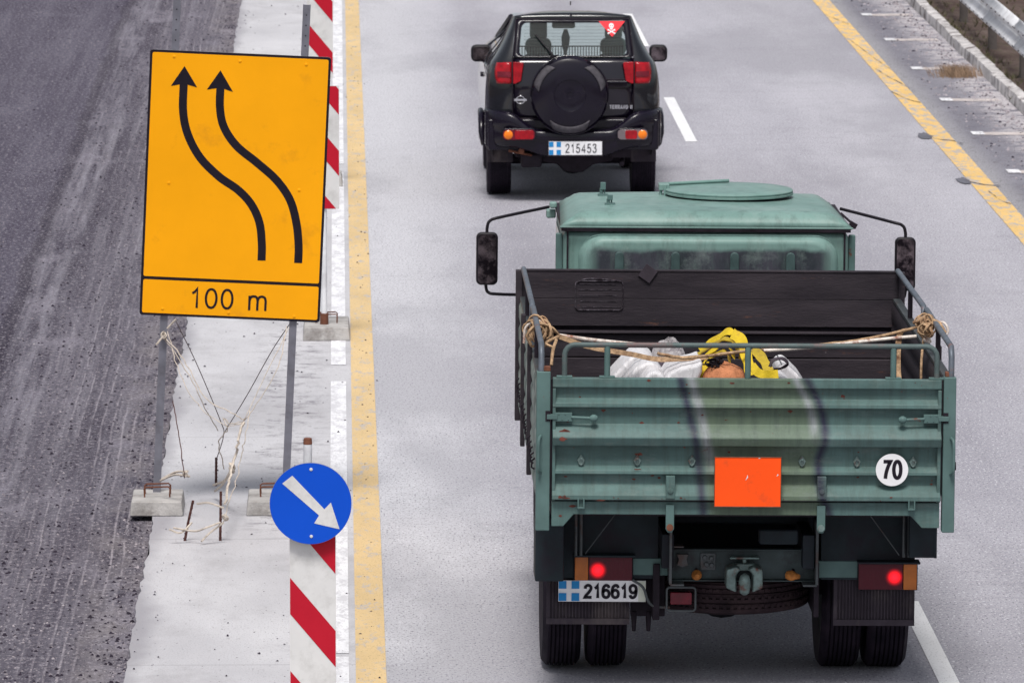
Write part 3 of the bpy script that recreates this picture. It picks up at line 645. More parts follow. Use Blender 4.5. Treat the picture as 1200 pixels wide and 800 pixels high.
# stakes and string on the median
def stake(loc, dx, dz, label):
    b = MB(); P = [(0, 0, -.03), (dx*.5, 0, dz*.5), (dx, 0, dz)]; b.tube(P, [.0095, .0085, .009], 7)
    for k in range(8): b.lathe([(.0105, -.003), (.0105, .003)], (dx*(k+.5)/8, 0, dz*(k+.5)/8), 'z', 7)
    o = b.build('stake', M['stake'], loc=loc); tag(o, label, 'stake', 'rusty stakes on the median'); return o
stake((-.86, NY(39.12), 0), .003, .20, 'short upright rusty stake farthest up the pale strip')
stake((-1.03, NY(37.1), 0), .062, .27, 'leaning rusty stake left of its neighbour')
stake((-.79, NY(37.1), 0), .006, .33, 'taller rusty stake tied with string, right of the leaning one')
def cord(name, pts, r, mat, n=6, jit=0, seg=5):
    P = spline(pts, n)
    if jit: P = [p+Vector([random.uniform(-jit, jit) for _ in range(3)]) for p in P]
    b = MB(); b.tube(P, r, seg); return b.build(name, mat)
SG = 'loose strings tied between the sign posts and the stakes'
def tstr(o, l): tag(o, l, 'string', SG); return o
tstr(cord('string', [q(204, 372, 38.4), q(230, 425, 38.5), q(258, 492, 38.7), q(262, 510, 38.8), q(253, 540, 39.1)], .0032, M['wire']), 'thin dark string from the left post down to the farthest stake')
tstr(cord('string', [q(339, 380, 38.4), q(318, 412, 38.5), q(290, 462, 38.6), q(262, 508, 38.8)], .0032, M['wire']), 'dark string slanting down left from the right post of the yellow sign')
tstr(cord('string', [q(190, 394, 38.4), q(215, 420, 38.2), q(240, 465, 38.1), q(272, 484, 38.0), q(286, 492, 38.0)], .004, M['string'], jit=.006), 'pale frayed string crossing from the left post to the knot')
tstr(cord('string', [q(190, 392, 38.4), q(222, 440, 38.3), q(240, 478, 38.3), q(256, 505, 38.6)], .0035, M['string'], jit=.004), 'pale string hanging in front of the left dark string')
tstr(cord('string', [q(336, 382, 38.4), q(326, 430, 38.1), q(296, 480, 38.0), q(285, 494, 38.0)], .0032, M['string'], jit=.004), 'pale string from the right post to the knot')
tstr(cord('string', [q(339, 384, 38.4), q(306, 450, 38.1), q(292, 480, 38.0), q(285, 494, 38.0)], .003, M['string'], jit=.003), 'second pale string beside the one from the right post')
tstr(cord('string', [q(202, 470, 38.3), q(207, 492, 38.0), q(211, 520, 37.9), q(215, 548, 37.8), q(216, 560, 37.8)], .0035, M['stake'], jit=.003), 'short rust brown wire hanging over the left concrete block')
tstr(cord('string', [q(285, 494, 38.0), q(280, 515, 37.9), q(274, 540, 37.9), q(268, 565, 37.7), q(264, 590, 37.2)], [.010]*3+[.009]*22, M['string'], jit=.008), 'thick twisted pale string running down to the tied stake')
tstr(cord('string', [q(196, 388, 38.4), q(208, 430, 38.2), q(232, 474, 38.1), q(262, 498, 38.0), q(284, 494, 38.0)], .003, M['string'], jit=.008), 'thin pale string sagging lowest between the left post and the knot')
tstr(cord('string', [q(286, 494, 38.0), q(272, 497, 38.0), q(262, 490, 38.0), q(266, 502, 38.0), q(256, 520, 38.3), q(262, 548, 38.6)], .004, M['string'], jit=.008), 'short curled pale string left of the thick twisted one')
tstr(cord('string', [q(292, 480, 38.0), q(288, 510, 37.9), q(282, 535, 37.9), q(278, 560, 37.8), q(268, 590, 37.3), q(263, 612, 37.1)], .0035, M['string'], jit=.007), 'pale string running right of the thick twisted one')
def knot(c, n, r, rad, mat, name, label, ext=None):
    b = MB()
    for k in range(n):
        m = Euler((random.uniform(0, 6), random.uniform(0, 6), random.uniform(0, 6))).to_matrix(); rr = r*random.uniform(.5, 1.1)
        b.tube([Vector(c)+m@Vector((math.cos(a)*rr, math.sin(a)*rr*.8, random.uniform(-.2, .2)*rr)) for a in [2*math.pi*i/12 for i in range(12)]], rad, 5, True)
    for p in (ext or []): b.tube([Vector(v) for v in spline(p, 5)], rad*1.4, 5)
    return tag(b.build(name, mat), label, 'string', SG)
knot(q(272, 548, 37.9), 7, .035, .006, M['string'], 'string', 'tangled knot of pale string above the farthest stake',
     [[q(272, 548, 37.9), q(264, 562, 38.2), q(250, 568, 38.6)], [q(272, 548, 37.9), q(262, 566, 38.2), q(252, 575, 38.6)]])
knot(q(217, 555, 37.9), 4, .022, .006, M['string'], 'string', 'pale rag of string lying over the left concrete block',
     [[q(188, 563, 38.1), q(205, 556, 38.0), q(222, 558, 37.9)], [q(190, 561, 38.1), q(206, 553, 38.0), q(220, 552, 37.9)]])
knot(q(192, 393, 38.38), 5, .028, .005, M['string'], 'string', 'pale string knotted round the left sign post', [[q(192, 393, 38.3), q(183, 404, 38.3)], [q(196, 385, 38.3), q(206, 374, 38.3)]])
knot(q(264, 606, 37.08), 5, .024, .005, M['string'], 'string', 'string wound round the tied stake',
     [[q(262, 595, 37.0), q(245, 589, 37.0), q(231, 590, 37.08)], [q(258, 612, 37.0), q(242, 618, 36.95), q(228, 622, 37.0), q(203, 618, 37.0)], [q(225, 612, 37.05), q(212, 624, 37.0), q(198, 620, 37.0)],
      [q(262, 612, 37.0), q(246, 624, 37.0), q(236, 634, 36.95)]])
# ------------------------------------------------------------------ truck
K = empty('military_truck', (2.322, NY(32.15, 1.5), 0), (0, R(.5), 0))
tag(K, 'old green flatbed army truck seen from behind with an open cargo bed', 'truck')
# --- chassis, running gear
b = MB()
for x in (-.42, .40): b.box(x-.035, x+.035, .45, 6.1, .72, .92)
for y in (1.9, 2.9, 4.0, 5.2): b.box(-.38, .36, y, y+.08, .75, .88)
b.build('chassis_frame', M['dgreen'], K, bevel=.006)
b = MB(); b.cyl((-1.0, 1.38, .50), (.9, 1.38, .50), .075); b.lathe([(.02, -.2), (.14, -.16), (.19, 0), (.14, .16), (.02, .2)], (-.05, 1.38, .47), 'y', 20)
b.build('rear_axle', M['iron'], K)
b = MB(); b.cyl((-.9, 5.5, .50), (.8, 5.5, .50), .06); b.box(-.36, .34, 4.4, 5.9, .50, 1.10); b.build('engine', M['iron'], K, bevel=.03)
def wheel(x0, x1, y, r=.50):
    w_ = x1-x0; b = MB(); pr = [(r*.58, x0+.02), (r*.80, x0+.004), (r*.93, x0), (r*.985, x0+.022)]
    n_ = 7
    for k in range(n_):
        a = x0+.028+(w_-.056)*k/n_; c = x0+.028+(w_-.056)*(k+1)/n_
        pr += [(r, a+.004), (r, c-.006), (r-.013, c-.004), (r-.013, c+.002)]
    pr += [(r*.985, x1-.022), (r*.93, x1), (r*.80, x1-.004), (r*.58, x1-.02)]
    b.lathe(pr, (0, y, r), 'x', 56, caps=False); t = b.build('wheel', M['tyre'], K, smooth=25)
    b = MB(); b.lathe([(.02, x0+w_*.4), (r*.3, x0+w_*.4), (r*.45, x0+w_*.25), (r*.59, x0+.02), (r*.59, x1-.02), (r*.45, x1-w_*.25), (r*.3, x0+w_*.6), (.02, x0+w_*.6)], (0, y, r), 'x', 28)
    b.build('rim', M['dgreen'], t)
for a, c in ((-1.128, -.900), (-.862, -.632), (.512, .750), (.786, 1.030)): wheel(a, c, 1.38)
for a, c in ((-1.05, -.80), (.72, .97)): wheel(a, c, 5.5)
# mudguards: sheet boxes over the dual wheels
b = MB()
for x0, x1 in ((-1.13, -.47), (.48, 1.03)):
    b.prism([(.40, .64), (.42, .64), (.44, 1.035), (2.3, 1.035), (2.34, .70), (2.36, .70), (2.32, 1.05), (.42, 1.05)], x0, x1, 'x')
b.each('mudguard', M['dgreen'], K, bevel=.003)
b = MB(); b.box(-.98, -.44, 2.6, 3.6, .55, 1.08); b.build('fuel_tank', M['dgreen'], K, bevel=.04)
b = MB(); b.box(.44, .95, 2.7, 3.3, .58, 1.06); b.build('underbed_box', M['dgreen'], K, bevel=.02)
b = MB(); b.box(-.46, .47, 1.75, 2.1, .47, 1.085); b.build('underbed_box', M['dgreen'], K, bevel=.02)  # dark filler box added to block the bright road showing under the bed
b = MB(); b.box(-.36, .34, 3.0, 3.4, .60, 1.075); b.build('gearbox', M['iron'], K, bevel=.04)
b = MB(); b.box(-1.195, -1.03, .10, .45, .66, 1.0); b.build('side_locker', M['dgreen'], K, bevel=.008)
b = MB(); b.box(.98, 1.135, .16, .60, .80, 1.06); b.add([(1.125, .15, .80), (1.14, .15, .80), (1.14, .16, 1.06), (1.125, .16, 1.06)], [(0, 1, 2, 3)]); b.build('side_locker', M['dgreen'], K, bevel=.006)
b = MB()
for x in (-1.065, -.955, -.925, .955, .985): b.cyl((x, .12, .79), (x, .12, 1.04), .009, seg=8)
for x, s in ((-.90, 1), (.93, -1)): b.cyl((x, .13, .80), (x+s*.17, .13, 1.03), .0035, seg=5)
b.each('stay_rod', M['iron2'], K)
# mud flaps with ribs
for x0, x1 in ((-1.118, -.632), (.560, 1.034)):
    b = MB(); n_ = 24; p = []
    for i in range(n_):
        a = x0+.012+(x1-x0-.024)*i/n_; c = x0+.012+(x1-x0-.024)*(i+1)/n_; p += [(a+.002, .0), (a+(c-a)*.45, .0), (a+(c-a)*.55, .011), (c, .011)]
    P = [(x0, 0)]+p+[(x1, 0), (x1, .016), (x0, .016)]
    b.prism([(x, .365+y) for x, y in P], .40, .655, 'z'); b.box(x0, x1, .358, .383, .365, .40)
    b.build('mud_flap', M['flap'], K)
# spare tyre slung flat under the tail
b = MB(); r = .475; zc = .52
pr = [(r*.5, -.10), (r*.85, -.105), (r*.97, -.092)]
for k in range(6):
    a = -.085+.17*k/6; pr += [(r, a+.003), (r, a+.022), (r-.012, a+.024), (r-.012, a+.028)]
pr += [(r*.97, .092), (r*.85, .105), (r*.5, .10)]
b.lathe(pr, (-.035, .80, zc), 'z', 72, caps=False); sp = b.build('spare_tyre', M['spare'], K, smooth=25)
bb = MB()
for k in range(72):
    a = 2*math.pi*k/72; ca, sa = math.cos(a), math.sin(a)
    for zz, o_ in ((-.05, 0), (.0, .5), (.045, 0)):
        a2 = a+o_*2*math.pi/72; bb.obox((-.035+math.cos(a2)*(r+.001), .80+math.sin(a2)*(r+.001), zc+zz), (.012, .020, .022), (0, 0, a2))
to_ = bb.build('tread_blocks', M['spare'], sp); to_['kind'] = 'stuff'
b = MB(); b.lathe([(.02, -.03), (r*.35, -.03), (r*.5, -.09), (r*.5, .09)], (-.035, .80, zc), 'z', 28); b.build('rim', M['dgreen'], sp)
b = MB(); b.box(-.50, -.46, .35, 1.2, .40, .73); b.box(.44, .47, .35, 1.2, .42, .74)
b.box(-.62, -.42, .55, .63, .39, .72)
for x in (-.60, -.515): b.cyl((x, .56, .30), (x, .56, .42), .012, .020, 8)
b.each('carrier_bracket', M['iron'], K, bevel=.004)
# rear cross member with tow hitch
b = MB(); b.box(-.40, .44, .44, .46, .640, .815); b.box(-.40, .44, .40, .46, .815, .822); b.box(-.40, .44, .405, .46, .632, .640)
cm = b.build('cross_member', simple('cross_member_paint', (.055, .075, .078), .5, var=.3, sc=6, dirt=(.03, .025, .03), da=.5, db=.7), K, bevel=.004)
b = MB()
for x0, s in ((-.405, 1), (.447, -1)):
    b.box(x0-.008, x0+.008, .28, .46, .632, 1.0); b.box(min(x0, x0+s*.08), max(x0, x0+s*.08), .28, .46, .622, .634); b.box(min(x0, x0+s*.08), max(x0, x0+s*.08), .36, .46, .835, .845)
b.each('hitch_side_plate', M['iron2'], K, bevel=.003)
b = MB(); b.box(-.645, -.413, .30, .34, .660, .760); b.box(.455, .715, .30, .34, .650, .750)
b.each('lamp_bracket', M['green'], K, bevel=.005)
b = MB(); b.box(.11, .34, .46, .55, .86, .95); b.box(-.40, .44, 1.0, 1.06, .90, 1.02); b.each('air_tank', M['dgreen'], K, bevel=.015)
h = MB(); h.box(-.055, .115, .36, .44, .768, .782); h.box(.018, .042, .37, .42, .745, .77); h.box(-.02, .085, .34, .44, .705, .745)
hk = h.build('tow_hitch', M['hook'], K, bevel=.006)
for s in (-1, 1):
    h = MB(); c = .025
    h.prism([(c+s*.105, .725), (c+s*.108, .615), (c+s*.045, .588), (c+s*.048, .690), (c+s*.02, .725), (c+s*.05, .742)], .26, .44)
    h.build('jaw', M['hook'], hk, bevel=.012)
h = MB(); h.lathe([(.006, .705), (.026, .69), (.034, .66), (.034, .62), (.028, .59), (.012, .578)], (.025, .25, 0), 'z', 16); h.build('pin', M['hook'], hk)
h = MB(); h.tube(spline([(-.62, .52, .64), (-.56, .50, .60), (-.53, .52, .52), (-.49, .56, .48), (-.40, .58, .47)], 5), .008, 6); h.build('cable', M['iron2'], K)
for cx, rot, lab in ((-.247, 0, 1), (.318, 1.1, 2)):
    h = MB(); h.lathe([(.004, -.045), (.014, -.04), (.020, -.01), (.026, .0), (.031, .02), (.026, .045)], (0, 0, 0), 'y', 14)
    o = h.build('air_coupling', simple('orange_coupling', (.42, .16, .04), .6, var=.4, sc=30, dirt=(.12, .05, .03)), K); o.location = (cx, .37, .672); o.rotation_euler = (0, 0, rot*.7)
    h = MB(); h.cyl((cx, .40, .672), (cx, .45, .70), .010, seg=8); h.build('air_hose', M['iron'], K)
h = MB(); h.prism([(-.365, .79), (-.295, .79), (-.305, .76), (-.295, .725), (-.33, .712), (-.363, .725), (-.352, .76)], .41, .44)
h.prism(rrect(-.225, -.135, .695, .795, .01), .425, .44)
for cx, cz in ((-.20, .77), (-.16, .765), (-.19, .73), (-.158, .725)): h.lathe([(.014, .0), (.014, -.016), (.006, -.018)], (cx, .425, cz), seg=10)
h.each('socket_box', M['iron2'], K, bevel=.003)
b = MB(); p = rrect(-.418, -.250, .452, .590, .018); b.tube([(x, .30, z) for x, z in p], .007, 6, True); fr = b.build('reflector_frame', M['iron2'], K)
b = MB(); b.prism(rrect(-.397, -.270, .487, .558, .008), .31, .34); b.build('reflector', M['dredlens'], fr, bevel=.004)
# lamps
for x0, x1, zt, sgn in ((-.957, -.622, .770, -1), (.700, 1.040, .738, 1)):
    zb = zt-.152
    b = MB(); b.box(x0-.006, x1+.006, .275, .33, zb-.005, zt+.004); L_ = b.build('tail_lamp', M['mframe'], K, bevel=.006)
    if sgn < 0: ao, bo, ar, br = x0, x0+.078, x0+.082, x1
    else: ao, bo, ar, br = x1-.078, x1, x0, x1-.082
    cx = (bo+.035+.06) if sgn < 0 else (ao-.045)
    cx = x0+.082+.052 if sgn < 0 else x1-.082-.048
    b = MB(); b.box(ao, bo, .266, .276, zb, zt); b.build('turn_lens', M['dorlens'], L_, bevel=.004)
    b = MB(); b.box(ar, br, .266, .276, zb, zt)
    b.build('stop_lens', lamp_mat('stop_lens', (.075, .003, .012), (1, .006, .012), 2.8, cx, (zb+zt)/2-.002, .066), L_, bevel=.004)
    b = MB(); b.box(x0-.01, x1+.015, .20, .33, zt+.008, zt+.020); b.build('shade_strip', M['dgreen'], L_, bevel=.003)
# number plate
P = empty('number_plate', (0, .262, 0)); P.parent = K
b = MB(); b.box(-1.052, -.542, .003, .008, .508, .632); b.build('plate_sheet', M['white'], P, bevel=.001)
b = MB(); b.box(-.585, -.543, -.0015, .002, .510, .630); b.build('plate_margin', M['pcream'], P)
b = MB()
for x0, x1 in ((-1.050, -1.005), (-.975, -.930)):
    for z0, z1 in ((.512, .558), (.584, .629)): b.box(x0, x1, -.001, .0025, z0, z1)
b.build('flag', M['pblue'], P)
text('216619', -.900, -.594, .530, .608, .0, M['black'], P, bold=.225, gap=.13)
# --- cargo bed
b = MB(); b.box(-1.12, 1.12, .04, 4.06, 1.10, 1.15)
for y in (.5, 1.1, 1.7, 2.3, 2.9, 3.6): b.box(-1.1, 1.1, y, y+.07, 1.02, 1.097)
b.build('bed_floor', M['boards'], K)
Z = [(1.888, .0), (1.836, .0), (1.832, .030), (1.770, .030), (1.745, -.004), (1.722, -.008), (1.716, .030), (1.622, .030), (1.612, .020), (1.560, -.046), (1.550, -.050), (1.504, -.030),
     (1.496, .032), (1.380, .032), (1.356, .000), (1.336, -.004), (1.330, .032), (1.272, .032), (1.264, .022), (1.216, -.026), (1.190, -.028), (1.182, .030), (1.180, .05)]
def gate_mesh(x0, x1, Z, back):
    b = MB(); b.prism([(y, z) for z, y in Z]+[(back, Z[-1][0]), (back, Z[0][0])], x0, x1, 'x'); return b
tg = gate_mesh(-1.112, 1.122, Z, .065).build('tailgate', M['gate'], K, bevel=.004, smooth=30)
b = MB(); b.box(-1.121, -1.113, .020, .06, 1.185, 1.88); b.box(1.123, 1.128, .020, .06, 1.185, 1.88); b.each('gate_gap', M['iron'], K)
b = MB(); b.box(-1.112, -1.094, -.004, .03, 1.18, 1.83); b.box(1.102, 1.122, -.004, .03, 1.18, 1.83); b.each('edge_flange', M['gate'], tg, bevel=.003)
b = MB(); b.prism([(-1.113, 1.176), (1.120, 1.176), (1.120, 1.03), (1.02, 1.03), (.955, 1.100), (-.985, 1.100), (-1.045, 1.03), (-1.113, 1.03)], .012, .055); b.build('rear_sill', M['gate'], K, bevel=.004)
for x in (-.432, .438):
    b = MB(); b.box(x-.026, x+.026, -.036, .02, 1.20, 1.33); b.lathe([(.017, -.036), (.017, -.042), (.006, -.044)], (x, 0, 1.245), seg=12)
    b.build('hinge_strap', M['gate'], tg, bevel=.004)
    b = MB(); b.prism([(x-.024, 1.16), (x+.024, 1.16), (x+.024, 1.02), (x+.012, 1.0), (x-.012, 1.0), (x-.024, 1.02)], -.012, .011); br = b.build('hinge_bracket', M['green'], K, bevel=.003)
    b = MB(); b.lathe([(.020, -.012), (.020, -.022), (.008, -.024)], (x, 0, 1.03), seg=12); b.build('bolt', M['rust'] if x < 0 else M['hook'], br)
for x in (-.945, -.005, .957):
    b = MB(); b.box(x-.020, x-.012, -.03, .01, 1.15, 1.20); b.box(x+.012, x+.020, -.03, .01, 1.15, 1.20); b.box(x-.02, x+.02, -.03, .01, 1.138, 1.15); b.box(x-.012, x+.012, -.01, .01, 1.15, 1.19)
    b.build('catch', M['green'], tg, bevel=.002)
for x in (-.945, -.622, -.308, .326, .642, .965):
    b = MB(); b.prism([(x, 1.445), (x+.022, 1.412), (x, 1.375), (x-.022, 1.412)], .022, .031); b.tube([(x+.013*math.cos(a), .016, 1.405+.018*math.sin(a)) for a in [2*math.pi*k/12 for k in range(12)]], .0035, 5, True)
    b.cyl((x, .03, 1.425), (x, .008, 1.425), .006, seg=6); b.build('lashing_ring', M['hook'], tg)
for s, x in ((1, -1.105), (-1, 1.125)):
    b = MB(); lo, hi = sorted((x+s*.005, x+s*.105)); b.box(lo, hi, -.006, .02, 1.640, 1.690); b.box(min(x-s*.04, x+s*.02), max(x-s*.04, x+s*.02), -.012, .018, 1.652, 1.680)
    for k in range(4): b.lathe([(.004, -.006), (.004, -.010)], (x+s*(.03+k*.018), 0, 1.682-.03*(k % 2)), seg=6)
    b.cyl((x+s*.10, -.004, 1.664), (x+s*.215, -.012, 1.660), .009, seg=8); b.lathe([(.002, -.024), (.012, -.021), (.022, -.006), (.022, .008), (.014, .022), (.002, .026)], (x+s*.228, -.012, 1.660), 'x', 14)
    b.build('latch', M['green'], tg, bevel=.002)
# corner posts
for x0, x1, zt in ((-1.205, -1.125, 1.925), (1.134, 1.206, 1.905)):
    b = MB(); b.box(x0, x1, .0, .075, 1.005, zt); cp = b.build('corner_post', M['green'], K, bevel=.006)
    s = -1 if x0 < 0 else 1; xm = x0+.026 if s < 0 else x1-.026
    b = MB(); b.tube(spline([(xm, .0, 1.555), (xm+s*.012, -.040, 1.535), (xm+s*.014, -.045, 1.45), (xm+s*.012, -.040, 1.365), (xm, .0, 1.345)], 5), .009, 8); b.build('grab_handle', M['green'], cp)
    b = MB(); xi = x1-.028 if s < 0 else x0; b.box(xi, xi+.028, -.003, .002, 1.64, 1.70); b.build('latch_slot', M['iron'], cp)
    b = MB(); b.box(x0+.02 if s < 0 else x0+.01, x1-.0 if s < 0 else x1-.02, .02, .07, zt, zt+.028); b.build('rust_cap', M['rust'], cp, bevel=.004)
# one mesh of chips only
b = MB()
for cx, cz, rx, rz in ((-.045, 0, 0, 0),) and ((-1.04, 1.583, .035, .016), (-1.055, 1.545, .028, .014), (-.82, 1.70, .014, .010), (-.60, 1.628, .016, .014), (-.615, 1.448, .03, .010), (-.62, 1.365, .034, .005), (-1.03, 1.20, .022, .006), (-.99, 1.148, .03, .008), (-.83, 1.188, .03, .005), (-1.06, 1.09, .01, .008)):
    yy = {1.583: -.0200, 1.545: -.0515}.get(cz, .0295 if cz in (1.448, 1.628) else -.0295)
    if cz == 1.148 or cz == 1.09: yy = .0105
    if cz == 1.365: yy = -.0065
    if cz == 1.70: yy = .0295
    n_ = 11; b.add([(cx+rx*math.cos(2*math.pi*k/n_)*random.uniform(.45, 1.15), yy-.0, cz+rz*math.sin(2*math.pi*k/n_)*random.uniform(.45, 1.15)) for k in range(n_)], [tuple(range(n_))])
for k in range(46):
    z0, z1, yy = random.choice(((1.63, 1.71, .0295), (1.39, 1.49, .0315), (1.775, 1.825, .0295), (1.28, 1.325, .0315), (1.84, 1.885, -.0005), (1.192, 1.214, -.0295)))
    cx, cz, rr = random.uniform(-1.08, 1.08), random.uniform(z0, z1), random.uniform(.002, .0065)*random.choice((1, 1, 1.6)); n_ = 8
    b.add([(cx+rr*1.6*math.cos(2*math.pi*k_/n_)*random.uniform(.5, 1.15), yy-.0006, cz+rr*math.sin(2*math.pi*k_/n_)*random.uniform(.5, 1.15)) for k_ in range(n_)], [tuple(range(n_))])
b.build('rust_chips', simple('red_rust', (.125, .040, .030), .85, var=.6, sc=14), tg)['kind'] = 'stuff'
# orange plate, speed disc
b = MB(); b.box(-.180, .200, -.062, -.056, 1.160, 1.445); op = b.build('warning_plate', M['orange'], K, bevel=.002)
b = MB(); b.tube([(-.181, -.062, 1.159), (.201, -.062, 1.159), (.201, -.062, 1.446), (-.181, -.062, 1.446)], .0035, 5, True); b.build('plate_edge', M['rust'], op)
b = MB(); b.sheet([(.00, 1.315), (.012, 1.330), (.008, 1.345), (.004, 1.330), (-.004, 1.312)], -.0632); b.sheet([(.175, 1.335), (.187, 1.345), (.180, 1.350)], -.0632); b.sheet([(.07, 1.438), (.082, 1.440), (.074, 1.450)], -.0632); b.build('scratches', M['cream'], op)
b = MB(); b.prism(circ(.842, 1.370, .0935, 40), -.012, -.008); ds = b.build('speed_disc', M['white'], K)
text('70', .788, .896, 1.320, 1.424, -.0135, M['black'], ds, bold=.20)
# tail rail
rz = 2.078
b = MB(); P = [(-1.045, .035, 1.88), (-1.045, .035, rz-.06)]+[(-1.045+.06*(1-math.cos(a)), .035, rz-.06+.06*math.sin(a)) for a in (.4, .8, 1.2, 1.57)]+[(1.035, .035, rz)]+[(1.035+.06*math.sin(a), .035, rz-.06+.06*math.cos(a)) for a in (.4, .8, 1.2, 1.57)]+[(1.095, .035, 1.88)]
b.tube(P, .0155, 12); tr = b.build('tail_rail', M['railg'], K, smooth=60)
for x in (-.80, .008, .845): b = MB(); b.cyl((x, .036, 1.89), (x, .036, rz-.008), .0175, seg=10); b.build('upright', M['green'], tr)
b = MB()
for x in (-1.045, -.80, .845, 1.095): b.box(x-.045, x+.045, .015, .06, 1.888, 1.899)
b.each('rail_foot', M['green'], tr, bevel=.002)
# side boards
for s in (-1, 1):
    xo = s*1.195; xi = s*1.155
    b = MB(); lo, hi = sorted((xi, xo)); prz = []
    z = 1.16; out = []; inn = []
    for k in range(5):
        z0, z1 = 1.17+k*.138, 1.17+(k+1)*.138
        out += [(xo, z0+.004), (xo+s*.010, z0+.035), (xo+s*.010, z1-.035), (xo, z1-.004)]
        inn += [(xi, z0+.004), (xi-s*.012, z0+.030), (xi-s*.012, z1-.030), (xi, z1-.004)]
    b.prism(out+inn[::-1], .08, 4.05, 'y')
    sb = b.build('side_board', M['boards'] if s > 0 else M['sidegrn'], K, smooth=25)
    b = MB(); b.box(lo-.004, hi+.004, .08, 4.05, 1.862, 1.885); b.build('top_rail', M['iron2'], sb, bevel=.004)
    if s < 0:
        b = MB(); b.box(xi+.012, xi+.016, .08, 4.05, 1.17, 1.86); b.build('inner_lining', M['boards'], sb)
    b = MB()
    for y0, zb in ((1.25, 1.15), (2.70, 1.12)): b.box(min(xo+s*.002, xo+s*.030), max(xo+s*.002, xo+s*.030), y0, y0+.07, zb, 1.93)
    b.each('stanchion', M['boards'], K, bevel=.004)
    # rope hooks along the outer side
    b = MB()
    for k in range(16):
        y = .2+k*.24; b.tube([(xo+s*.008, y, 1.40), (xo+s*.028, y, 1.385), (xo+s*.030, y, 1.345), (xo+s*.012, y, 1.335)], .006, 6)
    b.each('rope_hook', M['iron'], sb)
    # tubular side rails
    xr = s*1.178
    for y0, y1 in ((.03, 1.90), (2.0, 4.06)):
        P = [(xr, y0, 1.90), (xr, y0, 2.02), (xr, y0+.05, 2.075), (xr, y1-.08, 2.08), (xr, y1-.02, 2.04), (xr, y1-.01, 1.88)]
        if y0 > 1: P = [(xr, y0, 1.88), (xr, y0, 2.03), (xr, y0+.04, 2.075), (xr, y1-.02, 2.06)]
        b = MB(); b.tube(P, .0175, 10); sr = b.build('side_rail', M['rail'], K, smooth=60)
        b = MB()
        for y in ((y0+y1)/2,): b.cyl((xr, y, 1.88), (xr, y, 2.07), .015, seg=8)
        b.build('upright', M['iron'], sr)
# headboard
b = MB(); zt = 2.045
for z0, z1 in ((1.70, 1.872), (1.874, zt)): b.box(-1.195, 1.195, 3.22, 3.26, z0, z1)
hb = b.build('headboard', M['boards'], K, bevel=.003, loc=(0, .84, 0))
b = MB(); b.box(-1.18, 1.18, 3.262, 3.270, 1.15, 1.72); b.build('backing', M['iron'], hb)  # dark sheet added to keep the gap between the boards black
b = MB(); b.box(-1.225, -1.185, 3.20, 3.28, 1.10, zt+.004); b.box(1.185, 1.225, 3.20, 3.28, 1.10, zt+.004); b.box(-1.185, 1.185, 3.215, 3.27, zt, zt+.010); b.build('frame', M['boards'], hb, bevel=.002)
b = MB(); b.box(-1.18, 1.18, 3.18, 3.26, 1.655, 1.672)
b.box(-1.18, 1.18, 3.20, 3.26, 1.15, 1.50); b.box(-1.18, 1.18, 3.21, 3.26, 1.505, 1.65)
b.build('lower_board', M['boards'], hb, bevel=.006)
b = MB(); p = rrect(-.85, -.55, 1.80, 1.985, .025); b.tube([(x, 3.217, z) for x, z in p], .0045, 5, True)
for k in range(5): b.tube([(-.84+random.random()*.03, 3.218, 1.82+k*.036), (-.56-random.random()*.05, 3.218, 1.82+k*.036+random.uniform(-.003, .003))], .0018, 4)
b.tube(spline([(-.84, 3.216, 1.975), (-.78, 3.216, 1.998), (-.66, 3.216, 1.995), (-.58, 3.216, 1.985)], 5), .0045, 5)
b.build('worn_stencil', simple('worn_chalk', (.085, .075, .09), .9, var=.6, sc=40, dirt=(.02, .015, .02), da=.42, db=.55, dsc=20), hb)
b = MB(); b.obox((-.395, 3.212, 2.035), (.085, .01, .09), (0, R(35), 0)); b.build('rag', M['flap'], hb)
# --- cab
cab = MB()
def roofz(u, v):        # u -1..1 across, v 0 rear .. 1 front
    return 0
X0 = .0
cab.prism([(3.72, 1.05), (3.72, 2.235), (5.12, 2.235), (5.32, 1.62), (5.34, .85), (3.9, .85)], -.945, .945, 'x')
cb = cab.build('cab', M['cab'], K, bevel=.045, seg=4, loc=(0, .94, 0))
b = MB()
def rf(i, j):
    u = i*2-1; v = j; w_ = 1.0
    ex = min(1, (1-abs(u))/.10); er = min(1, v/.075); ef = min(1, (1-v)/.20)
    sx = math.sin(ex*math.pi/2)**.8; sr = math.sin(er*math.pi/2)**.7; sf = math.sin(ef*math.pi/2)
    z = 2.268+.082*min(sx, sr, sf)*(.55+.45*sx*sr*sf)+.022*(1-u*u)*min(1, v/.25)*min(1, (1-v)/.35)
    d = abs(v-.10); z += .006*math.exp(-(d/.014)**2)*(abs(u) < .92)
    xx = u*(.965-.045*v-.055*(z-2.268)/.1)
    return (xx, 3.665+1.62*v+.03*(1-sr), z)
b.grid(rf, 60, 60); rim = []
o = b.build('roof', M['cab'], cb, smooth=60, solid=.02, shift=-1)
b = MB(); b.box(-.955, .955, 3.70, 5.2, 2.236, 2.262); b.build('gutter_shadow', M['iron'], cb)  # dark strip standing in for the shadow below the gutter
b = MB(); b.box(-.968, .968, 3.655, 3.672, 2.262, 2.272); b.build('gutter', M['cab'], cb, bevel=.003)
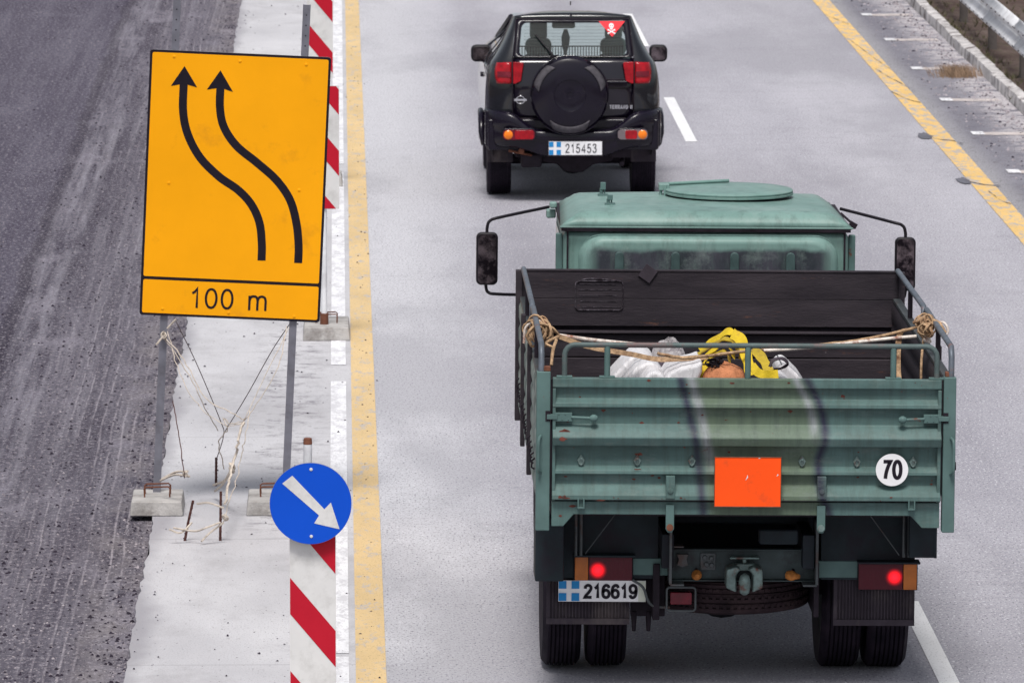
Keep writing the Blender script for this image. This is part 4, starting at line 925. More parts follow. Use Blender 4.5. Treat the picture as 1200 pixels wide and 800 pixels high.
# bulged rear panel
def bulge(x0, x1, z0, z1, y, d, r, n=4):
    b = MB(); L_ = []
    for t in (0, .35, .7, .92, 1):
        ins = .06*t**1.5; dep = d*math.sin(t*math.pi/2)
        L_.append([(x, y-dep, z) for x, z in rrect(x0+ins, x1-ins, z0+ins, z1-ins, max(.02, r-ins*.4), 7)])
    m = len(L_[0]); b.add(sum(L_, []), [(k*m+i, k*m+(i+1) % m, (k+1)*m+(i+1) % m, (k+1)*m+i) for k in range(4) for i in range(m)]+[tuple(4*m+i for i in range(m))])
    return b
rp = bulge(-.845, .875, 1.30, 2.222, 3.722, .075, .16).build('rear_panel', M['cab'], cb, smooth=60)
for x in (-.575, -.205, .185, .555):
    b = MB(); n_ = 7; P0 = [(x-.030, 1.4)]+[(x-.030*math.cos(a), 2.085+.03*math.sin(a)) for a in [math.pi*k/8 for k in range(9)]]+[(x+.030, 1.4)]
    b.prism(P0, 3.622, 3.65); b.build('pressed_rib', simple('rib_paint', (.050, .082, .082), .45, var=.3, sc=8), rp, bevel=.010, seg=3)
b = MB()
for s in (-1, 1): b.box(s*.915-.006, s*.915+.006, 3.69, 3.71, 1.2, 2.235)
b.build('seam', M['iron'], cb)
for s in (-1, 1):       # door with window set back on the cab side
    b = MB(); x = s*.946; lo, hi = sorted((x, x+s*.012)); b.prism([(3.86, 1.1), (3.86, 1.62), (5.1, 1.62), (5.18, 1.1)], lo, hi, 'x'); d_ = b.build('door', M['cab'], cb, bevel=.004)
    b = MB(); lo, hi = sorted((x+s*.001, x+s*.006)); b.prism([(3.92, 1.66), (3.92, 2.16), (4.98, 2.16), (5.08, 1.66)], lo, hi, 'x'); b.build('window', M['frit'], d_)
    b = MB(); lo, hi = sorted((x, x+s*.045)); b.box(lo, hi, 3.76, 3.80, 1.15, 2.215); b.build('door_frame', M['green'], cb, bevel=.008)
b = MB(); b.prism([(-.84, 1.66), (.84, 1.66), (.80, 2.16), (-.80, 2.16)], 5.235, 5.30); b.build('windscreen', M['frit'], cb)
cb.scale.x = .965
# roof hatch
hx, hy, hz = .20, 4.68, 2.352
b = MB(); b.lathe([(.40, 0), (.40, .035)], (hx, hy, hz), 'z', 48, caps=False); ht = b.build('roof_hatch', M['iron'], cb)
b = MB(); b.lathe([(.43, .030), (.435, .032), (.436, .042), (.428, .046), (.432, .049), (.434, .058), (.425, .064), (.30, .068), (.0, .072)], (hx, hy, hz), 'z', 60, caps=False); b.build('hatch_lid', M['cab'], ht)
b = MB(); b.cyl((hx-.46, hy+.10, hz+.078), (hx+.02, hy+.34, hz+.080), .012, seg=8); b.box(hx-.47, hx-.40, hy-.02, hy+.12, hz+.050, hz+.088)
b.cyl((hx-.43, hy-.05, hz-.02), (hx-.43, hy-.05, hz+.09), .010, seg=8); b.cyl((hx-.46, hy, hz-.02), (hx-.455, hy, hz+.08), .010, seg=8); b.box(hx-.50, hx-.38, hy-.07, hy+.05, hz-.02, hz-.005)
b.build('hinge_bar', M['cab'], ht, bevel=.003)
# roof fittings
for x, y, h_ in ((-.645, 4.72, .075), (-.62, 4.15, .052)):
    b = MB(); b.box(x-.035, x+.035, y-.03, y+.03, 2.355, 2.372); b.cyl((x-.012, y, 2.36), (x-.012, y, 2.372+h_*.5), .012, seg=8); b.box(x-.018, x+.018, y-.015, y+.015, 2.372+h_*.35, 2.372+h_); b.cyl((x+.01, y, 2.37), (x+.01, y, 2.372+h_*.9), .006, seg=6)
    b.build('roof_lug', M['green'], cb, bevel=.003)
# side fittings for the mirrors
b = MB(); b.box(-1.02, -.955, 4.9, 5.0, 2.19, 2.245); b.box(-1.00, -.95, 4.85, 4.93, 2.26, 2.30); b.build('mirror_bracket', M['cab'], cb, bevel=.012)
b = MB(); b.tube([(.975, 4.9, 2.235), (1.03, 4.85, 2.19), (1.06, 4.84, 2.165), (1.05, 4.84, 2.14)], .008, 6); b.tube([(.965, 4.8, 2.13), (1.03, 4.8, 2.06), (1.05, 4.8, 2.04)], .016, 6)
b.obox((1.055, 4.84, 2.165), (.05, .04, .035), (0, .5, 0)); b.build('mirror_bracket', M['iron'], cb)
# mirrors
for x0, x1, z0, z1, s in ((-1.440, -1.298, 1.748, 2.094, -1), (1.300, 1.436, 1.725, 2.078, 1)):
    cx = (x0+x1)/2
    b = MB(); b.prism(rrect(x0, x1, z0, z1, .035), 4.64, 4.69); mm = b.build('wing_mirror', M['mframe'], K, bevel=.014, seg=3, loc=(0, 1.2, 0))
    b = MB(); b.prism(rrect(x0+.012, x1-.012, z0+.012, z1-.012, .028), 4.634, 4.639); b.build('glass', M['mirror'], mm)
    P = [(s*.96, 4.95, 2.232), (cx-s*.10, 4.70, z1+.098), (cx-s*.02, 4.675, z1+.075), (cx, 4.67, z1+.03), (cx, 4.67, z1-.03)]
    b = MB(); b.tube(spline(P, 6), .0105, 8); b.tube(spline([(s*.96, 4.95, z0-.10), (cx-s*.08, 4.70, z0-.065), (cx-s*.01, 4.675, z0-.05), (cx+s*.005, 4.67, z0-.01), (cx+s*.005, 4.67, z0+.03)], 6), .0105, 8)
    b.each('arm', M['mframe'], mm, smooth=60)
SHIFT = {'tail_lamp': .28, 'number_plate': .28, 'lamp_bracket': .27, 'mud_flap': .24, 'mudguard': .17, 'stay_rod': .35, 'side_locker': .22, 'cross_member': .13, 'hitch_side_plate': .13,
         'tow_hitch': .13, 'air_coupling': .13, 'air_hose': .13, 'socket_box': .13, 'reflector_frame': .27, 'carrier_bracket': .2}
for o in list(K.children):
    o.location.y += SHIFT.get(o.name.split('.')[0], 0)
    if o.name.startswith('spare_tyre'): o.location.y += .27
# ------------------------------------------------------------------ the load in the bed
def TP(px, py, ly): return Vector(q(px, py, 32.15+ly))
def sack(name, c, size, mat, label, cat='sack', group=None, rot=(0, 0, 0), puff=.6, crease=.06, freq=3):
    m = Euler(rot).to_matrix(); b = MB(); nu, nv = 48, 26; ph = [random.uniform(0, 6) for _ in range(6)]
    vs = []
    for j in range(nv+1):
        t = math.pi*(j/nv-.5)
        for i in range(nu):
            a = 2*math.pi*i/nu
            def se(v, e): return math.copysign(abs(v)**e, v)
            x = se(math.cos(t), .7)*se(math.cos(a), puff); y = se(math.cos(t), .7)*se(math.sin(a), puff); z = se(math.sin(t), .75)
            k = 1+crease*(math.sin(freq*a+ph[0]+3*t)*.5+math.sin(2*freq*a+ph[1]-5*t)*.35+math.sin(5*freq*a+ph[2]+7*t)*.22+math.sin(9*t+ph[3]+a)*.3)
            vs.append(Vector(c)+m@Vector((x*size[0]/2*k, y*size[1]/2*k, z*size[2]/2*k)))
    b.add(vs, [(j*nu+i, j*nu+(i+1) % nu, (j+1)*nu+(i+1) % nu, (j+1)*nu+i) for j in range(nv) for i in range(nu)])
    o = b.build(name, mat, smooth=60); tag(o, label, cat, group); return o
SGp = 'sacks heaped behind the tailgate'
def onbed(px, py, ly, rest=1.16):       # centre for a sack whose top shows at this picture point
    p = TP(px, py, ly); return p
def lsack(px, ptop, ly, wx, wy, h, mat, label, rot=(0, 0, 0), name='sack', **kw):
    p = TP(px, ptop, ly); return sack(name, (p.x, p.y, p.z-h/2), (wx, wy, h), mat, label, 'sack', SGp, rot, **kw)
def fsack(poly, l0, l1, label):       # a filled sack standing on the bed floor
    P = [TP(x, y, l0) for x, y in poly]; y0 = P[0].y; P = [(p.x, p.z) for p in P]
    P = [(P[0][0]-.01, 1.17)]+P+[(P[-1][0]+.01, 1.17)]
    b = MB(); b.prism(P, y0, y0+(l1-l0), 'y'); o = b.build('sack', M['sack'], bevel=.028, seg=4, smooth=80); tag(o, label, 'sack', SGp)
fsack([(712, 447), (727, 431), (741, 417), (754, 414), (764, 419), (772, 431), (773, 447)], 1.30, 1.75, 'leftmost white sack slumping toward the side of the bed')
fsack([(729, 450), (745, 431), (758, 424), (769, 426), (777, 436), (782, 450)], .95, 1.27, 'small white sack folded in front of the leftmost one')
fsack([(749, 452), (760, 437), (768, 434), (778, 439), (783, 452)], .62, .93, 'lowest white sack, nearest the tailgate')
fsack([(775, 450), (784, 437), (799, 430), (814, 427), (824, 423), (823, 436), (817, 450)], .66, 1.20, 'white sack with its corner raised beside the ochre one')
fsack([(908, 450), (912, 430), (921, 426), (929, 433), (939, 443), (945, 452)], 1.0, 1.5, 'rightmost white sack end leaning down to the right')
fsack([(898, 452), (902, 441), (912, 437), (922, 443), (930, 454)], .70, .95, 'low white sack fold under the end of the yellow strap')
lsack(783, 400, 1.50, .26, .30, .90, M['plastic_bag'], 'grey crumpled film bag on top of the white sacks', (0, 0, 0), crease=.055, freq=7)
lsack(848, 425, .75, .325, .42, .68, M['clay'], 'ochre sack with a rounded top beneath the yellow strap', (0, 0, 0), crease=.02, puff=.9)
def band(pts, wid, mat, th=.004, axis=(0, 1, 0)):
    P = spline(pts, 7); b = MB(); a = Vector(axis).normalized()*wid/2; n_ = len(P); vs = []
    for i, p in enumerate(P):
        t = (P[min(i+1, n_-1)]-P[max(i-1, 0)]).normalized(); nn = t.cross(a).normalized()*th/2
        ww = a
        vs += [p-ww-nn, p+ww-nn, p+ww+nn, p-ww+nn]
    fs = []
    for i in range(n_-1):
        for k in range(4): fs.append((4*i+k, 4*i+(k+1) % 4, 4*i+4+(k+1) % 4, 4*i+4+k))
    fs += [(3, 2, 1, 0), tuple(4*(n_-1)+k for k in range(4))]
    b.add(vs, fs); return b
ST = empty('lifting_strap', TP(855, 430, .8)); tag(ST, 'yellow webbing lifting strap folded in loops over the ochre sack', 'lifting strap')
o0 = Vector(ST.location)
def SP(l): return [TP(x, y, ly)-o0 for x, y, ly in l]
def band2(pts, wid, tilt, th=.006):
    P = spline(pts, 7); b = MB(); n_ = len(P); vs = []
    for i, p in enumerate(P):
        t = (P[min(i+1, n_-1)]-P[max(i-1, 0)]).normalized(); pr = Vector((-t.z, 0, t.x)).normalized()
        q_ = R(tilt+10*math.sin(i*.7)); a = (pr*math.cos(q_)+Vector((0, 1, 0))*math.sin(q_))*wid/2; nn = t.cross(a).normalized()*th/2
        vs += [p-a-nn, p+a-nn, p+a+nn, p-a+nn]
    fs = [(4*i+k, 4*i+(k+1) % 4, 4*i+4+(k+1) % 4, 4*i+4+k) for i in range(n_-1) for k in range(4)]
    b.add(vs, fs+[(3, 2, 1, 0), tuple(4*(n_-1)+k for k in range(4))]); return b
for k, (l, wd, ti) in enumerate((
    ([(820, 410, 1.06), (836, 400, 1.02), (852, 389, .98), (862, 391, .95), (871, 401, .92), (876, 414, .88)], .085, 68),
    ([(818, 415, 1.0), (836, 404, .97), (849, 397, .95), (859, 401, .93), (866, 412, .92), (868, 420, .92)], .06, 78),
    ([(820, 421, .98), (836, 410, .96), (848, 404, .95), (856, 409, .93), (861, 420, .92)], .06, 80),
    ([(822, 427, .98), (836, 416, .96), (847, 411, .95), (853, 416, .94), (856, 424, .94)], .06, 80),
    ([(858, 391, .93), (868, 398, .90), (873, 412, .86), (877, 426, .80), (880, 440, .74)], .085, 28),
    ([(882, 409, .90), (892, 418, .86), (898, 428, .80), (903, 436, .74)], .075, 32),
    ([(881, 428, .72), (888, 436, .70), (897, 439, .69), (912, 438, .68)], .060, 12),
    ([(816, 447, .90), (821, 438, .90), (826, 430, .92), (829, 421, .94)], .040, 30))):
    sl = band2(SP([(x_, y_, l_-.02*k) for x_, y_, l_ in l]), wd*.85, ti).build('strap_loop', M['strap_shade' if k in (1, 3, 5) else 'strap'], ST, smooth=60)
b = band2(SP([(902, 430, .68), (906, 422, .68), (917, 420, .68), (923, 426, .68), (916, 431, .68), (905, 433, .68)]), .022, 50); b.build('end_loop', M['flap'], ST, smooth=60)
# ratchet clutter
b = MB()
for k in range(9):
    P = [TP(834+random.uniform(-10, 14), 425+random.uniform(-6, 5), .70+random.uniform(-.05, .05)) for _ in range(4)]; b.tube(spline(P, 4), .0045, 5)
tag(b.build('cord_tangle', M['iron']), 'dark tangled cords above the ochre sack', 'cord tangle')
# ropes across the bed
def rope(pts, r, mat, label, name='rope', jit=0):
    P = spline([TP(*p) for p in pts], 7)
    if jit: P = [p+Vector([random.uniform(-jit, jit) for _ in range(3)]) for p in P]
    b = MB(); b.tube(P, r, 7); return tag(b.build(name, mat, smooth=60), label, 'rope', 'ropes tied across the bed')
rope([(655, 393, 1.0), (700, 399, 1.05), (762, 405, 1.10)], .012, M['wrope'], 'pale rope from the left rail to the film bag')
rope([(895, 411, 1.0), (960, 406, 1.0), (1030, 398, 1.0), (1074, 394, 1.0)], .011, M['wrope'], 'pale rope from the yellow strap to the right rail')
rope([(892, 409, 1.04), (960, 404, 1.03), (1020, 396, 1.02), (1084, 381, 1.0)], .009, M['rope'], 'brown rope running up to the knot on the right rail', jit=.002)
rope([(770, 414, .70), (800, 419, .70), (836, 416, .70), (870, 412, .70), (890, 410, 1.0)], .010, M['rope'], 'short brown rope lying over the sacks', jit=.002)
rope([(1083, 392, .98), (1080, 420, .92), (1079, 458, .88)], .008, M['rope'], 'tan rope end hanging inside the right side board')
o = band([TP(x, y, ly) for x, y, ly in ((655, 394, .98), (690, 406, .96), (740, 415, .90), (775, 421, .85), (830, 418, .8))], .030, M['rope'], .005, (.1, .2, 1)).build('webbing', M['rope'], smooth=60); tag(o, 'flat tan webbing sagging from the left rail', 'webbing')
o = band([TP(x, y, ly) for x, y, ly in ((1076, 384, 1.0), (1058, 387, 1.02), (1053, 400, 1.0), (1052, 430, .95), (1054, 452, .9))], .035, M['rope'], .005, (1, .2, 0)).build('webbing', M['rope'], smooth=60); tag(o, 'flat brown webbing draped down by the right side board', 'webbing')
def bundle(px, py, ly, n, r, label, tails):
    c = TP(px, py, ly); b = MB()
    for k in range(n):
        m = Euler((random.uniform(-.7, .7), random.uniform(-.5, .5), random.uniform(0, 6))).to_matrix(); rr = r*random.uniform(.55, 1.1)
        o_ = Vector((random.gauss(0, r*.25), random.gauss(0, r*.6), random.gauss(0, r*.3)))
        m2 = Euler((R(90), 0, random.uniform(-1, 1))).to_matrix()
        b.tube([c+o_+m2@m@Vector((math.cos(a)*rr*1.15, math.sin(a)*rr*.75, 0)) for a in [2*math.pi*i/16 for i in range(16)]], (.0065*random.uniform(.8, 1.5)), 6, True)
    for t in tails: b.tube(spline([TP(*p) for p in t], 5), .010, 6)
    return tag(b.build('rope', M['rope'], smooth=60), label, 'rope', 'ropes tied across the bed')
bundle(632, 387, 1.0, 17, .066, 'coil of tan rope knotted round the left side rail',
       [[(655, 393, 1.0), (645, 383, .98), (630, 380, .95), (618, 392, .95), (622, 404, .96)], [(652, 398, .9), (648, 410, .85), (646, 428, .8)], [(655, 394, .95), (640, 402, .92), (650, 408, .9)]])
rope([(614, 402, 1.0), (616, 384, 1.0), (628, 376, 1.0), (644, 380, 1.0)], .008, M['wrope'], 'pale rope loop hanging outside the left rail')
bundle(1086, 380, .98, 14, .046, 'dark tan rope knotted round the right side rail',
       [[(1070, 378, 1.0), (1086, 374, .98), (1100, 378, .93), (1108, 390, .9)], [(1076, 388, 1.0), (1084, 396, .97), (1090, 390, .95)]])
rope([(1078, 388, .98), (1084, 392, .96), (1090, 400, .95), (1082, 398, .95)], .010, M['wrope'], 'pale knotted rope end inside the right rail')
rope([(1092, 378, .98), (1106, 378, .92), (1111, 388, .9), (1106, 396, .9)], .008, M['wrope'], 'pale rope loop hanging outside the right rail')
# ------------------------------------------------------------------ black off-road car
V = empty('offroad_car', (2.257, 69.05, 0)); tag(V, 'black off-road car with a covered spare wheel on its tailgate, driving ahead of the truck', 'car')
def interp(t, T_):
    if t <= T_[0][0]: return T_[0][1]
    for (a, x), (b_, y) in zip(T_, T_[1:]):
        if t <= b_: return x+(y-x)*(t-a)/(b_-a)
    return T_[-1][1]
HX = [(.42, .76), (.52, .80), (.62, .825), (.80, .835), (1.02, .835), (1.20, .822), (1.32, .795), (1.38, .752), (1.50, .680), (1.70, .598), (1.76, .572)]
GX = [(.40, .58), (.80, .582), (1.38, .585), (1.76, .540)]
YR = [(.40, .10), (.80, .06), (1.10, .05), (1.34, .085), (1.38, .10), (1.74, .27), (1.80, .31)]
def yr(z): return interp(z, YR)
side_z = [.42, .50, .58, .68, .80, .95, 1.08, 1.16, 1.22, 1.30, 1.34, 1.38, 1.46, 1.54, 1.62, 1.69, 1.76]
ZR = [(.3, 1.785), (.6, 1.788), (1.0, 1.770), (1.6, 1.725), (2.3, 1.665), (2.8, 1.615)]
def zs(z, y): return z if z <= 1.2 else z-(z-1.2)/.56*max(0, 1.76-(interp(y, ZR)-.052))*min(1, max(0, (y-.30)/.4))
def front_y(z): return 4.05 if z < 1.12 else 3.35-(z-1.12)*1.0
for s in (-1, 1):
    b = MB(); n_ = 10; vs = []
    for z in side_z:
        g_, h_ = interp(z, GX)+.004, interp(z, HX)
        for k in range(n_+1):
            a = k/n_*math.pi/2; vs.append((s*(g_+(h_-g_)*math.sin(a)**.85), yr(z)+.24*(1-math.cos(a)), z))
    b.add(vs, [(j*(n_+1)+i, j*(n_+1)+i+1, (j+1)*(n_+1)+i+1, (j+1)*(n_+1)+i) for j in range(len(side_z)-1) for i in range(n_) if side_z[j] >= .68])
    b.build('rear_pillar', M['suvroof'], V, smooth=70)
    ys_ = [0, .10, .42, .46, .50, .9, 1.02, 1.10, 1.2, 1.9, 1.98, 2.06, 2.7, 3.0, 3.4, 4.0]
    bodyf, gl = [], []; vs = []; m = len(ys_)
    for z in side_z:
        y0 = yr(z)+.24; y1 = front_y(z)
        for t in ys_:
            y_ = y0+(y1-y0)*t/4.0; vs.append((s*(interp(z, HX)-.022*y_*max(0, min(1, (z-1.1)/.5))), y_, zs(z, y_)))
    for j in range(len(side_z)-1):
        for i in range(m-1):
            f = (j*m+i, j*m+i+1, (j+1)*m+i+1, (j+1)*m+i); zc = (side_z[j]+side_z[j+1])/2; tc = (ys_[i]+ys_[i+1])/2
            yc = .25+tc*.95
            if zc < .62 and (abs(yc-.85) < .40 or abs(yc-3.40) < .42): continue
            if 1.22 < zc < 1.69 and (.10 < tc < .42 or .50 < tc < .9 or 1.1 < tc < 1.9 or 2.06 < tc < 3.4): gl.append(f)
            else: bodyf.append(f)
    b = MB(); b.add(vs, bodyf); sp_ = b.build('side_panel', M['suv'], V, smooth=40, solid=.01, shift=0)
    for t0, t1 in ((.10, .42), (.50, .9), (1.1, 1.9), (2.06, 3.4)):
        ff = [f for f in gl if t0 < (ys_[f[0] % m]+ys_[f[1] % m])/2 < t1]; idx = sorted({i for f in ff for i in f}); mp_ = {v: i for i, v in enumerate(idx)}
        b = MB(); b.add([vs[i] for i in idx], [tuple(mp_[i] for i in f) for f in ff]); b.build('side_window', M['glass2'], sp_)
    b = MB(); b.tube([(s*.845, .62, .50), (s*.87, .60, .62), (s*.872, .72, .76), (s*.872, .95, .80), (s*.865, 1.15, .74), (s*.85, 1.27, .5)], [.03]*6, 8); b.build('arch_flare', M['plas'], sp_, smooth=60)
# rear quarter gloss below
# roof
b = MB()
def rfs(i, j):
    u = i*2-1; y = .30+2.42*j; zr = interp(y, ZR)
    return (u*(.578-.020*y), y, zr-.058*abs(u)**3.0)
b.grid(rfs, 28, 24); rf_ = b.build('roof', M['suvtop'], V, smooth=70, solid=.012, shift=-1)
b = MB(); b.cyl((.0, .9, 1.83), (.0, .86, 1.865), .006, seg=6); b.build('aerial', M['mframe'], rf_)
# tailgate header + window
def gp(x, z, o_=0): return (x, yr(z)-o_, z)
b = MB()
top = [gp(x, 1.792-.03*abs(x/.56)**3) for x in [(-.56+1.12*k/16) for k in range(17)]]; lo_ = [gp(x*.99, 1.748) for x in [(-.56+1.12*k/16) for k in range(17)]]
top = [(x, y+.02, z) for x, y, z in top]
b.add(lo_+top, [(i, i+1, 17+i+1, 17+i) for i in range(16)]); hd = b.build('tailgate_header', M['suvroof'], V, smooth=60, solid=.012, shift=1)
b = MB(); b.lathe([(.004, -.012), (.013, -.010), (.013, .01)], (-.015, yr(1.775)-.0, 1.775), seg=12); b.build('washer', M['mframe'], hd)
b = MB(); n_ = 14
b.grid(lambda i, j: ((i*2-1)*(.578), yr(.80+.575*j)-.012-.012*math.sin(j*3.14)+.02*abs(i*2-1)**4, .80+.575*j), 16, 14)
tgx = b.build('tailgate', M['suv'], V, smooth=60, solid=.02, shift=-1)
def ring(outer, inner):
    n_ = len(outer); b = MB(); b.add([gp(x, z, .006) for x, z in outer]+[gp(x, z, .006) for x, z in inner], [(i, (i+1) % n_, n_+(i+1) % n_, n_+i) for i in range(n_)]); return b
def trap(x0b, x1b, x0t, x1t, z0, z1, r, n=6):
    out = []
    for x, z in rrect(0, 1, z0, z1, r, n):
        t = (z-z0)/(z1-z0); a = x0b+(x0t-x0b)*t; c = x1b+(x1t-x1b)*t
        out.append((x, z, a, c))
    res = []
    for x, z, a, c in out:
        if x < .5: res.append((a+x, z))
        else: res.append((c-(1-x), z))
    return res
outer = trap(-.578, .578, -.540, .540, 1.385, 1.742, .02); inner = trap(-.520, .520, -.488, .484, 1.400, 1.708, .05)
fr_ = ring(outer, inner).build('window_border', M['frit'], V, solid=.004)
b = MB(); b.add([gp(x, z, .003) for x, z in inner], [tuple(range(len(inner)))]); b.build('rear_window', M['glass'], V)
b = MB()
for k in range(9): z = 1.43+k*.03; b.tube([gp(-.47, z, -.002), gp(.465, z, -.002)], .0012, 4)
b.build('heater_wires', simple('heater_wire', (.10, .11, .10), .5), fr_)
b = MB(); b.tube([gp(-.36, 1.60, .03), gp(-.22, 1.44, .03)], .009, 6); b.tube([gp(-.22, 1.44, .03), gp(-.19, 1.40, .035)], .012, 6); b.box(-.22, -.14, .05, .10, 1.37, 1.41); b.build('wiper', M['mframe'], V)
# gate shut lines
b = MB()
for s in (-1, 1): b.tube([(s*.583, yr(z)-.012, z) for z in (.80, 1.0, 1.2, 1.38, 1.5, 1.74)][:4]+[gp(s*.56, 1.56, .008), gp(s*.543, 1.742, .008)], .0055, 5)
b.tube([gp(-.543, 1.746, .008), gp(.543, 1.746, .008)], .005, 5); b.tube([(-.58, .045, .802), (.58, .045, .802)], .006, 5)
b.build('shut_line', M['iron'], tgx)
# handle, badges
b = MB(); b.prism(rrect(.300, .520, 1.105, 1.185, .03), .020, .028); hnd = b.build('handle_recess', M['iron'], tgx, bevel=.006)
b = MB(); b.box(.305, .515, .0, .022, 1.142, 1.168); b.build('handle', M['plas'], hnd, bevel=.009)
b = MB(); b.tube([(-.508+.040*math.cos(a), .020, .985+.036*math.sin(a)) for a in [2*math.pi*k/24 for k in range(24)]], .0065, 6, True); b.box(-.568, -.448, .014, .022, .975, .996); b.build('badge', M['chrome'], tgx)
text('TERRANO II', .350, .566, .898, .934, .014, M['chrome'], tgx, bold=.20, gap=.22)
# warning pennant on the glass
pn = [(gp(.25, 1.722, .011)), gp(.505, 1.722, .011), gp(.378, 1.575, .011)]
b = MB(); b.add(pn, [(0, 1, 2)]); st_ = b.build('warning_pennant', simple('pennant_red', (.80, .03, .045), .5, var=.05), V)
def gs(pts, o_): return [gp(x, z, o_) for x, z in pts]
b = MB(); cx, cz = .372, 1.672
b.add(gs(circ(cx, cz+.008, .024, 20), .0135), [tuple(range(20))]); b.add(gs(rrect(cx-.013, cx+.013, cz-.028, cz-.006, .004), .0135), [tuple(range(24))])
for s in (-1, 1):
    b.add(gs([(cx-s*.032, cz-.058), (cx-s*.026, cz-.066), (cx+s*.032, cz-.034), (cx+s*.026, cz-.026)], .0136+.0002*s), [(0, 1, 2, 3)])
    for zz, ss in ((-.062, -1), (-.030, 1)): b.add(gs(circ(cx+s*ss*.030*(1), cz+zz, .008, 10), .0134), [tuple(range(10))])
b.build('skull_mark', M['white'], st_)
b = MB()
for s in (-1, 1): b.add(gs(circ(cx+s*.009, cz+.008, .0052, 10), .0150), [tuple(range(10))])
b.build('eye_sockets', M['red'], st_)
# interior
for x, yy in ((-.28, 1.95), (.46, 1.95)):
    t = bulge(x-.17, x+.17, .60, 1.28, yy, .10, .10).build('seat', M['seat'], V, smooth=60)
    b = MB(); 
    pts = rrect(x-.13, x+.13, 1.25, 1.42, .07, 6); b.prism(pts, yy, yy+.14); b.prism(rrect(x-.085, x+.085, 1.40, 1.600, .045, 6), yy+.01, yy+.12); b.build('headrest', M['seat'], t, bevel=.03, seg=3)
b = MB(); b.box(-.70, .70, .22, 3.3, .50, .95); b.box(-.68, .68, 1.15, 1.35, .9, 1.24); b.build('cabin_floor', M['seat'], V, bevel=.02)
b = MB(); b.box(-.68, .68, 3.0, 3.35, .9, 1.08); b.build('dashboard', M['seat'], V, bevel=.04)
b = MB()
for k in range(38): x = -.50+k*1.0/37; b.cyl((x, .75, 1.26), (x, .75, 1.44), .0045, seg=5)
b.cyl((-.51, .75, 1.44), (.51, .75, 1.44), .007, seg=6); b.cyl((-.51, .75, 1.33), (.51, .75, 1.33), .006, seg=6); b.build('cargo_guard', M['bars'], V)
b = MB(); b.prism(rrect(-.13, .10, 1.470, 1.535, .02), 2.55, 2.58); b.cyl((-.01, 2.56, 1.52), (-.01, 2.66, 1.62), .01, seg=6); im = b.build('inner_mirror', M['seat'], V, bevel=.006)
b = MB(); b.prism([(-.015, 1.47), (.02, 1.47), (.045, 1.39), (.035, 1.30), (.0, 1.19), (-.035, 1.30), (-.04, 1.39)], 2.45, 2.46); b.build('hanging_ornament', simple('ornament', (.10, .14, .16), .7), im)
# screen, bonnet, nose
b = MB(); b.quad((-.70, 3.30, 1.13), (.70, 3.30, 1.13), (.52, 2.72, 1.61), (-.52, 2.72, 1.61)); b.build('windscreen', M['glass'], V)
b = MB()
for s in (-1, 1): b.tube([(s*.76, 3.34, 1.12), (s*.64, 3.0, 1.38), (s*.53, 2.70, 1.575)], .032, 8)
b.each('front_pillar', M['suv'], V)
b = MB(); b.grid(lambda i, j: ((i*2-1)*(.80-.06*j), 3.28+.82*j, 1.13-.10*j-.03*abs(i*2-1)**3-.06*max(0, j-.85)/.15), 14, 12); b.build('bonnet', M['suv'], V, smooth=60, solid=.012)
b = MB(); b.box(-.78, .78, 3.95, 4.12, .42, 1.0); b.build('front_end', M['plas'], V, bevel=.05, seg=3)
b = MB(); b.box(-.56, .56, .30, 4.0, .40, .56); b.build('underbody', M['iron'], V, bevel=.03)
# lamps on the corners
for s in (-1, 1):
    def surf(x, z, o_):
        g_, h_ = interp(z, GX)+.004, interp(z, HX); t = max(0, min(1, (abs(x)-g_)/(h_-g_)))
        a = math.asin(min(1, t**(1/.85))); return (x, yr(z)+.24*(1-math.cos(a))-o_, z)
    b = MB(); zt, zb = 1.345, 1.140
    P = []
    nu, nv = 10, 8
    b.grid(lambda i, j: surf(s*(.592+(.735-.592+.02*math.sin(j*3.14))*i), zb+(zt-.008*i-zb+.0)*j, .022-.012*(2*i-1)**4), nu, nv)
    tl = b.build('tail_lamp', M['redlens'], V, smooth=60, solid=.02, shift=-1)
    b = MB(); b.prism([(s*.505, 1.165), (s*.500, 1.18), (s*.478, 1.335), (s*.484, 1.345), (s*.578, 1.350), (s*.578, 1.140), (s*.560, 1.140)], .010, .045)
    b.build('inner_lens', M['redlens'], tl, bevel=.006)
    b = MB(); b.grid(lambda i, j: surf(s*(.600+.13*i), 1.205+.05*j, .030), 6, 3); b.build('dark_band', M['dredlens'], tl, smooth=60)
# bumper
def btop(x): return interp(abs(x), [(.0, .700), (.36, .705), (.42, .735), (.56, .845), (.62, .872), (.84, .880)])
def bbot(x): return interp(abs(x), [(.0, .455), (.30, .455), (.42, .50), (.55, .535), (.84, .545)])
b = MB()
def bf(i, j):
    x = (i*2-1)*.850; t, bt = btop(x), bbot(x); ax = abs(x)/.85
    yb = -.13+.05*ax**2+.26*ax**9
    prof_ = [(1.0, .13), (1.0, .05), (.955, .012), (.88, .0), (.62, -.004), (.55, .012), (.20, .016), (.05, .03), (0, .07), (0, .16)]
    k = j*9; a = int(min(k, 8)); f = k-a; zt_ = prof_[a][0]+(prof_[a+1][0]-prof_[a][0])*f; yo = prof_[a][1]+(prof_[a+1][1]-prof_[a][1])*f
    xx = x if abs(x) < .80 else math.copysign(.80+(abs(x)-.80)*.9, x)
    return (xx, yb+yo, bt+(t-bt)*zt_)
b.grid(bf, 60, 18); bp = b.build('rear_bumper', M['plas'], V, smooth=50, solid=.01)
b = MB()
for s in (-1, 1): b.box(min(s*.80, s*.842), max(s*.80, s*.842), .10, .46, .52, .88)
b.box(-.82, .82, .02, .10, .50, .80)
b.each('bumper_return', M['plas'], bp, bevel=.02)
